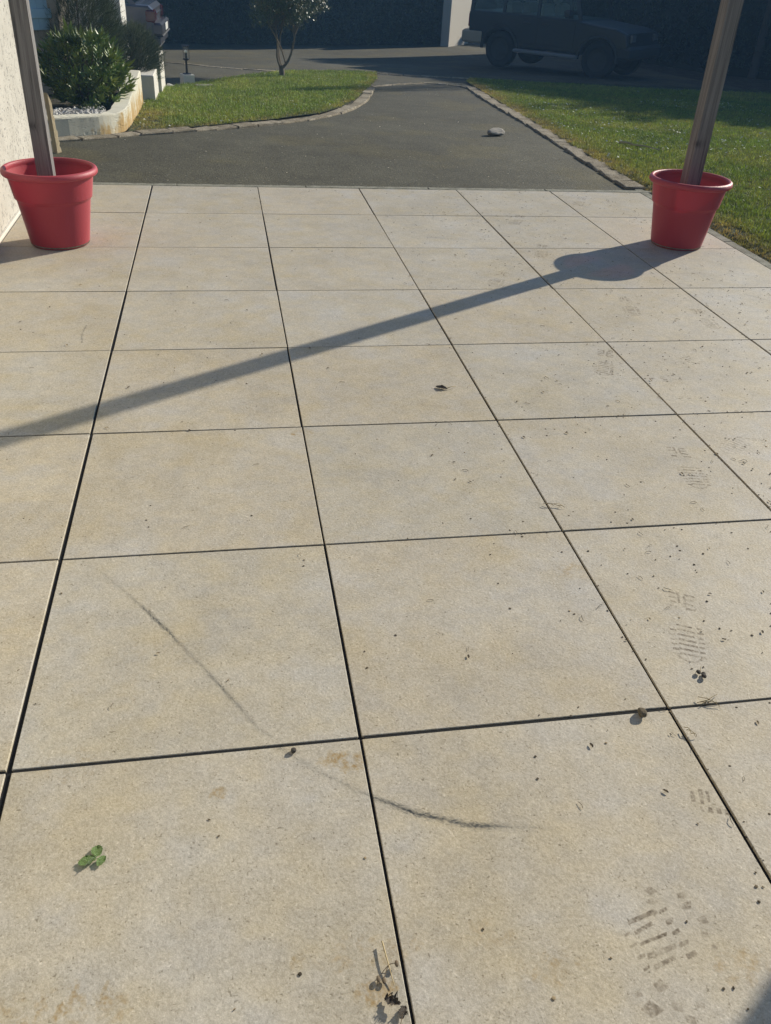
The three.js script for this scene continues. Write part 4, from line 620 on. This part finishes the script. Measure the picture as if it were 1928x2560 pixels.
twigs('bent dry wisp across the joint right of the centre', 1.61, 4.65, [[-0.02, -0.01, 0.03, 0.012, 0.008], [0.0, -0.002, 0.04, 0.004, 0.009], [0.02, 0.006, 0.044, 0.018, 0.007], [-0.028, -0.006, 0.008, 0.003, 0.01]], mStraw);
twigs('curled straw lying on the joint at the lower right', 1.612, 5.69, [[-0.008, -0.018, 0.004, 0.002, 0.012], [0.004, 0.002, 0.014, 0.012, 0.008], [-0.003, -0.01, 0.01, 0.014, 0.01]], mStraw);
{
  const t = thing('dry_bud', 'small brown dried bud on the tile below the lower shoe print', 'twig', [1.742, 0.002, 5.5]);
  for (const [x, z, s] of [[-0.004, -0.01, 0.006], [0.004, 0.006, 0.0065], [0.009, -0.004, 0.0045]]) mesh('bud', new THREE.IcosahedronGeometry(s, 1).scale(1, 0.8, 1.25).translate(x, s * 0.75, z), mDry, t);
  mesh('stalk', limb([V(0, 0.005, -0.008), V(0.006, 0.01, -0.02), V(0.012, 0.004, -0.03)], 0.0009, 0.0006, 4, 4), mStraw, t);
}
{
  const g = new THREE.IcosahedronGeometry(0.011, 2), p = g.attributes.position; for (let i = 0; i < p.count; i++) { const f = 0.8 + 0.4 * vn(p.getX(i) * 160, p.getY(i) * 160 + p.getZ(i) * 120, 3); p.setXYZ(i, p.getX(i) * f, p.getY(i) * f * 0.9, p.getZ(i) * f * 1.35); } g.computeVertexNormals(); setUV(g, (x, y, z) => [x * 9, z * 9]);
  tag(mesh('dry_seed_pod', g, new THREE.MeshStandardMaterial({ color: lin(0.2, 0.16, 0.1), roughness: 0.9, bumpMap: grainBump, bumpScale: 0.003 })), 'brown seed pod just below the near joint at the right', 'pod').position.set(1.52, 0.0085, 5.612);
  const h = g.clone().scale(0.62, 0.6, 0.5); tag(mesh('dry_seed_pod', h, mDry), 'small dark seed lying below the near joint at the left', 'pod').position.set(0.638, 0.0045, 5.622);
}
{ // grit and plant litter
  const gg = [0, 1].map((k) => { const g = new THREE.IcosahedronGeometry(0.0022, 0), p = g.attributes.position; for (let i = 0; i < p.count; i++) p.setY(i, p.getY(i) * 0.7); g.computeVertexNormals(); return g; });
  const tw = limb([V(-0.008, 0.0012, 0), V(0, 0.003, 0.002), V(0.009, 0.001, -0.001)], 0.0007, 0.0005, 3, 3), lf = curled('', '', 0, 0, 0.006, 0.011, 0.7, 0.3, 0, 0, 3);
  const ms = [[], [], []], cs = [[], [], []];
  for (let i = 0; i < 5200; i++) {
    const x = rr(-0.75, 4.0), z = rr(0.02, 7.2); const pr = 0.1 + 0.9 * sstep(1.4, 2.9, x + (z < 4 ? 0.2 : 0.6)) * (0.3 + fbm(x * 1.5, z * 1.5, 9, 2)); if (rnd() > pr) continue;
    const q = rnd(), k = q < 0.68 ? 0 : q < 0.86 ? 1 : 2; ms[k].push(M4(V(x, 0.0008, z), 0, rr(0, 6.28), 0, k === 0 ? V(rr(0.5, 2.1), rr(0.4, 1.1), rr(0.5, 2.0)) : rr(0.6, 1.5)));
    const v = rr(0.5, 1.6), pale = rnd() < 0.25 ? 3 : 1; cs[k].push(lin(0.085 * v * pale, 0.065 * v * pale, 0.042 * v * pale * 0.9));
  }
  // crumbs gathered at joints
  for (let i = 0; i < 260; i++) { const onX = rnd() < 0.5; const x = onX ? [1.6, 2.4, 3.2][(rnd() * 3) | 0] + rr(-0.012, 0.012) : rr(1.3, 4), z = onX ? rr(2.5, 6.3) : [5.6, 4.8, 4.0, 3.2, 2.4][(rnd() * 5) | 0] + rr(-0.012, 0.012); const k = rnd() < 0.7 ? 0 : 1; ms[k].push(M4(V(x, 0.0008, z), 0, rr(0, 6.28), 0, rr(0.5, 1.3))); const v = rr(0.5, 2.2); cs[k].push(lin(0.1 * v, 0.078 * v, 0.05 * v)); }
  const mg = new THREE.MeshStandardMaterial({ color: 0xffffff, roughness: 0.95, side: THREE.DoubleSide });
  [gg[0], tw, lf].forEach((g, k) => { const o = instanced(['grit', 'tiny_twigs', 'leaf_litter'][k], g, mg, ms[k], scene, cs[k]); o.userData.label = ['brown crumbs of soil scattered over the tiles', 'tiny dry twigs scattered over the tiles', 'tiny leaf fragments scattered over the tiles'][k]; o.userData.category = 'litter'; });
  // bright chips and leaves on the asphalt
  const m2 = [], c2 = []; for (let i = 0; i < 190; i++) { const z = -0.2 - 8 * Math.pow(rnd(), 1.4), x = rr(interp(leftIn, Math.min(z, -2.4)) - 0.3, 4.1); if (z < -2 && x < interp(leftIn, z) + 0.2) continue; m2.push(M4(V(x, gy(z) - 0.009, z), rr(-0.3, 0.3), rr(0, 6.28), rr(-0.3, 0.3), rr(0.6, 2.1))); const v = rr(0.25, 0.75); c2.push(lin(v, v * 0.9, v * 0.66)); }
  const o = instanced('dry_leaf_chips', lf, mg, m2, scene, c2); o.userData.label = 'pale leaf chips scattered on the asphalt drive'; o.userData.category = 'litter';
}
scene.fog = new THREE.FogExp2(0x88b8e4, 0.0034);
renderer.render(scene, camera);
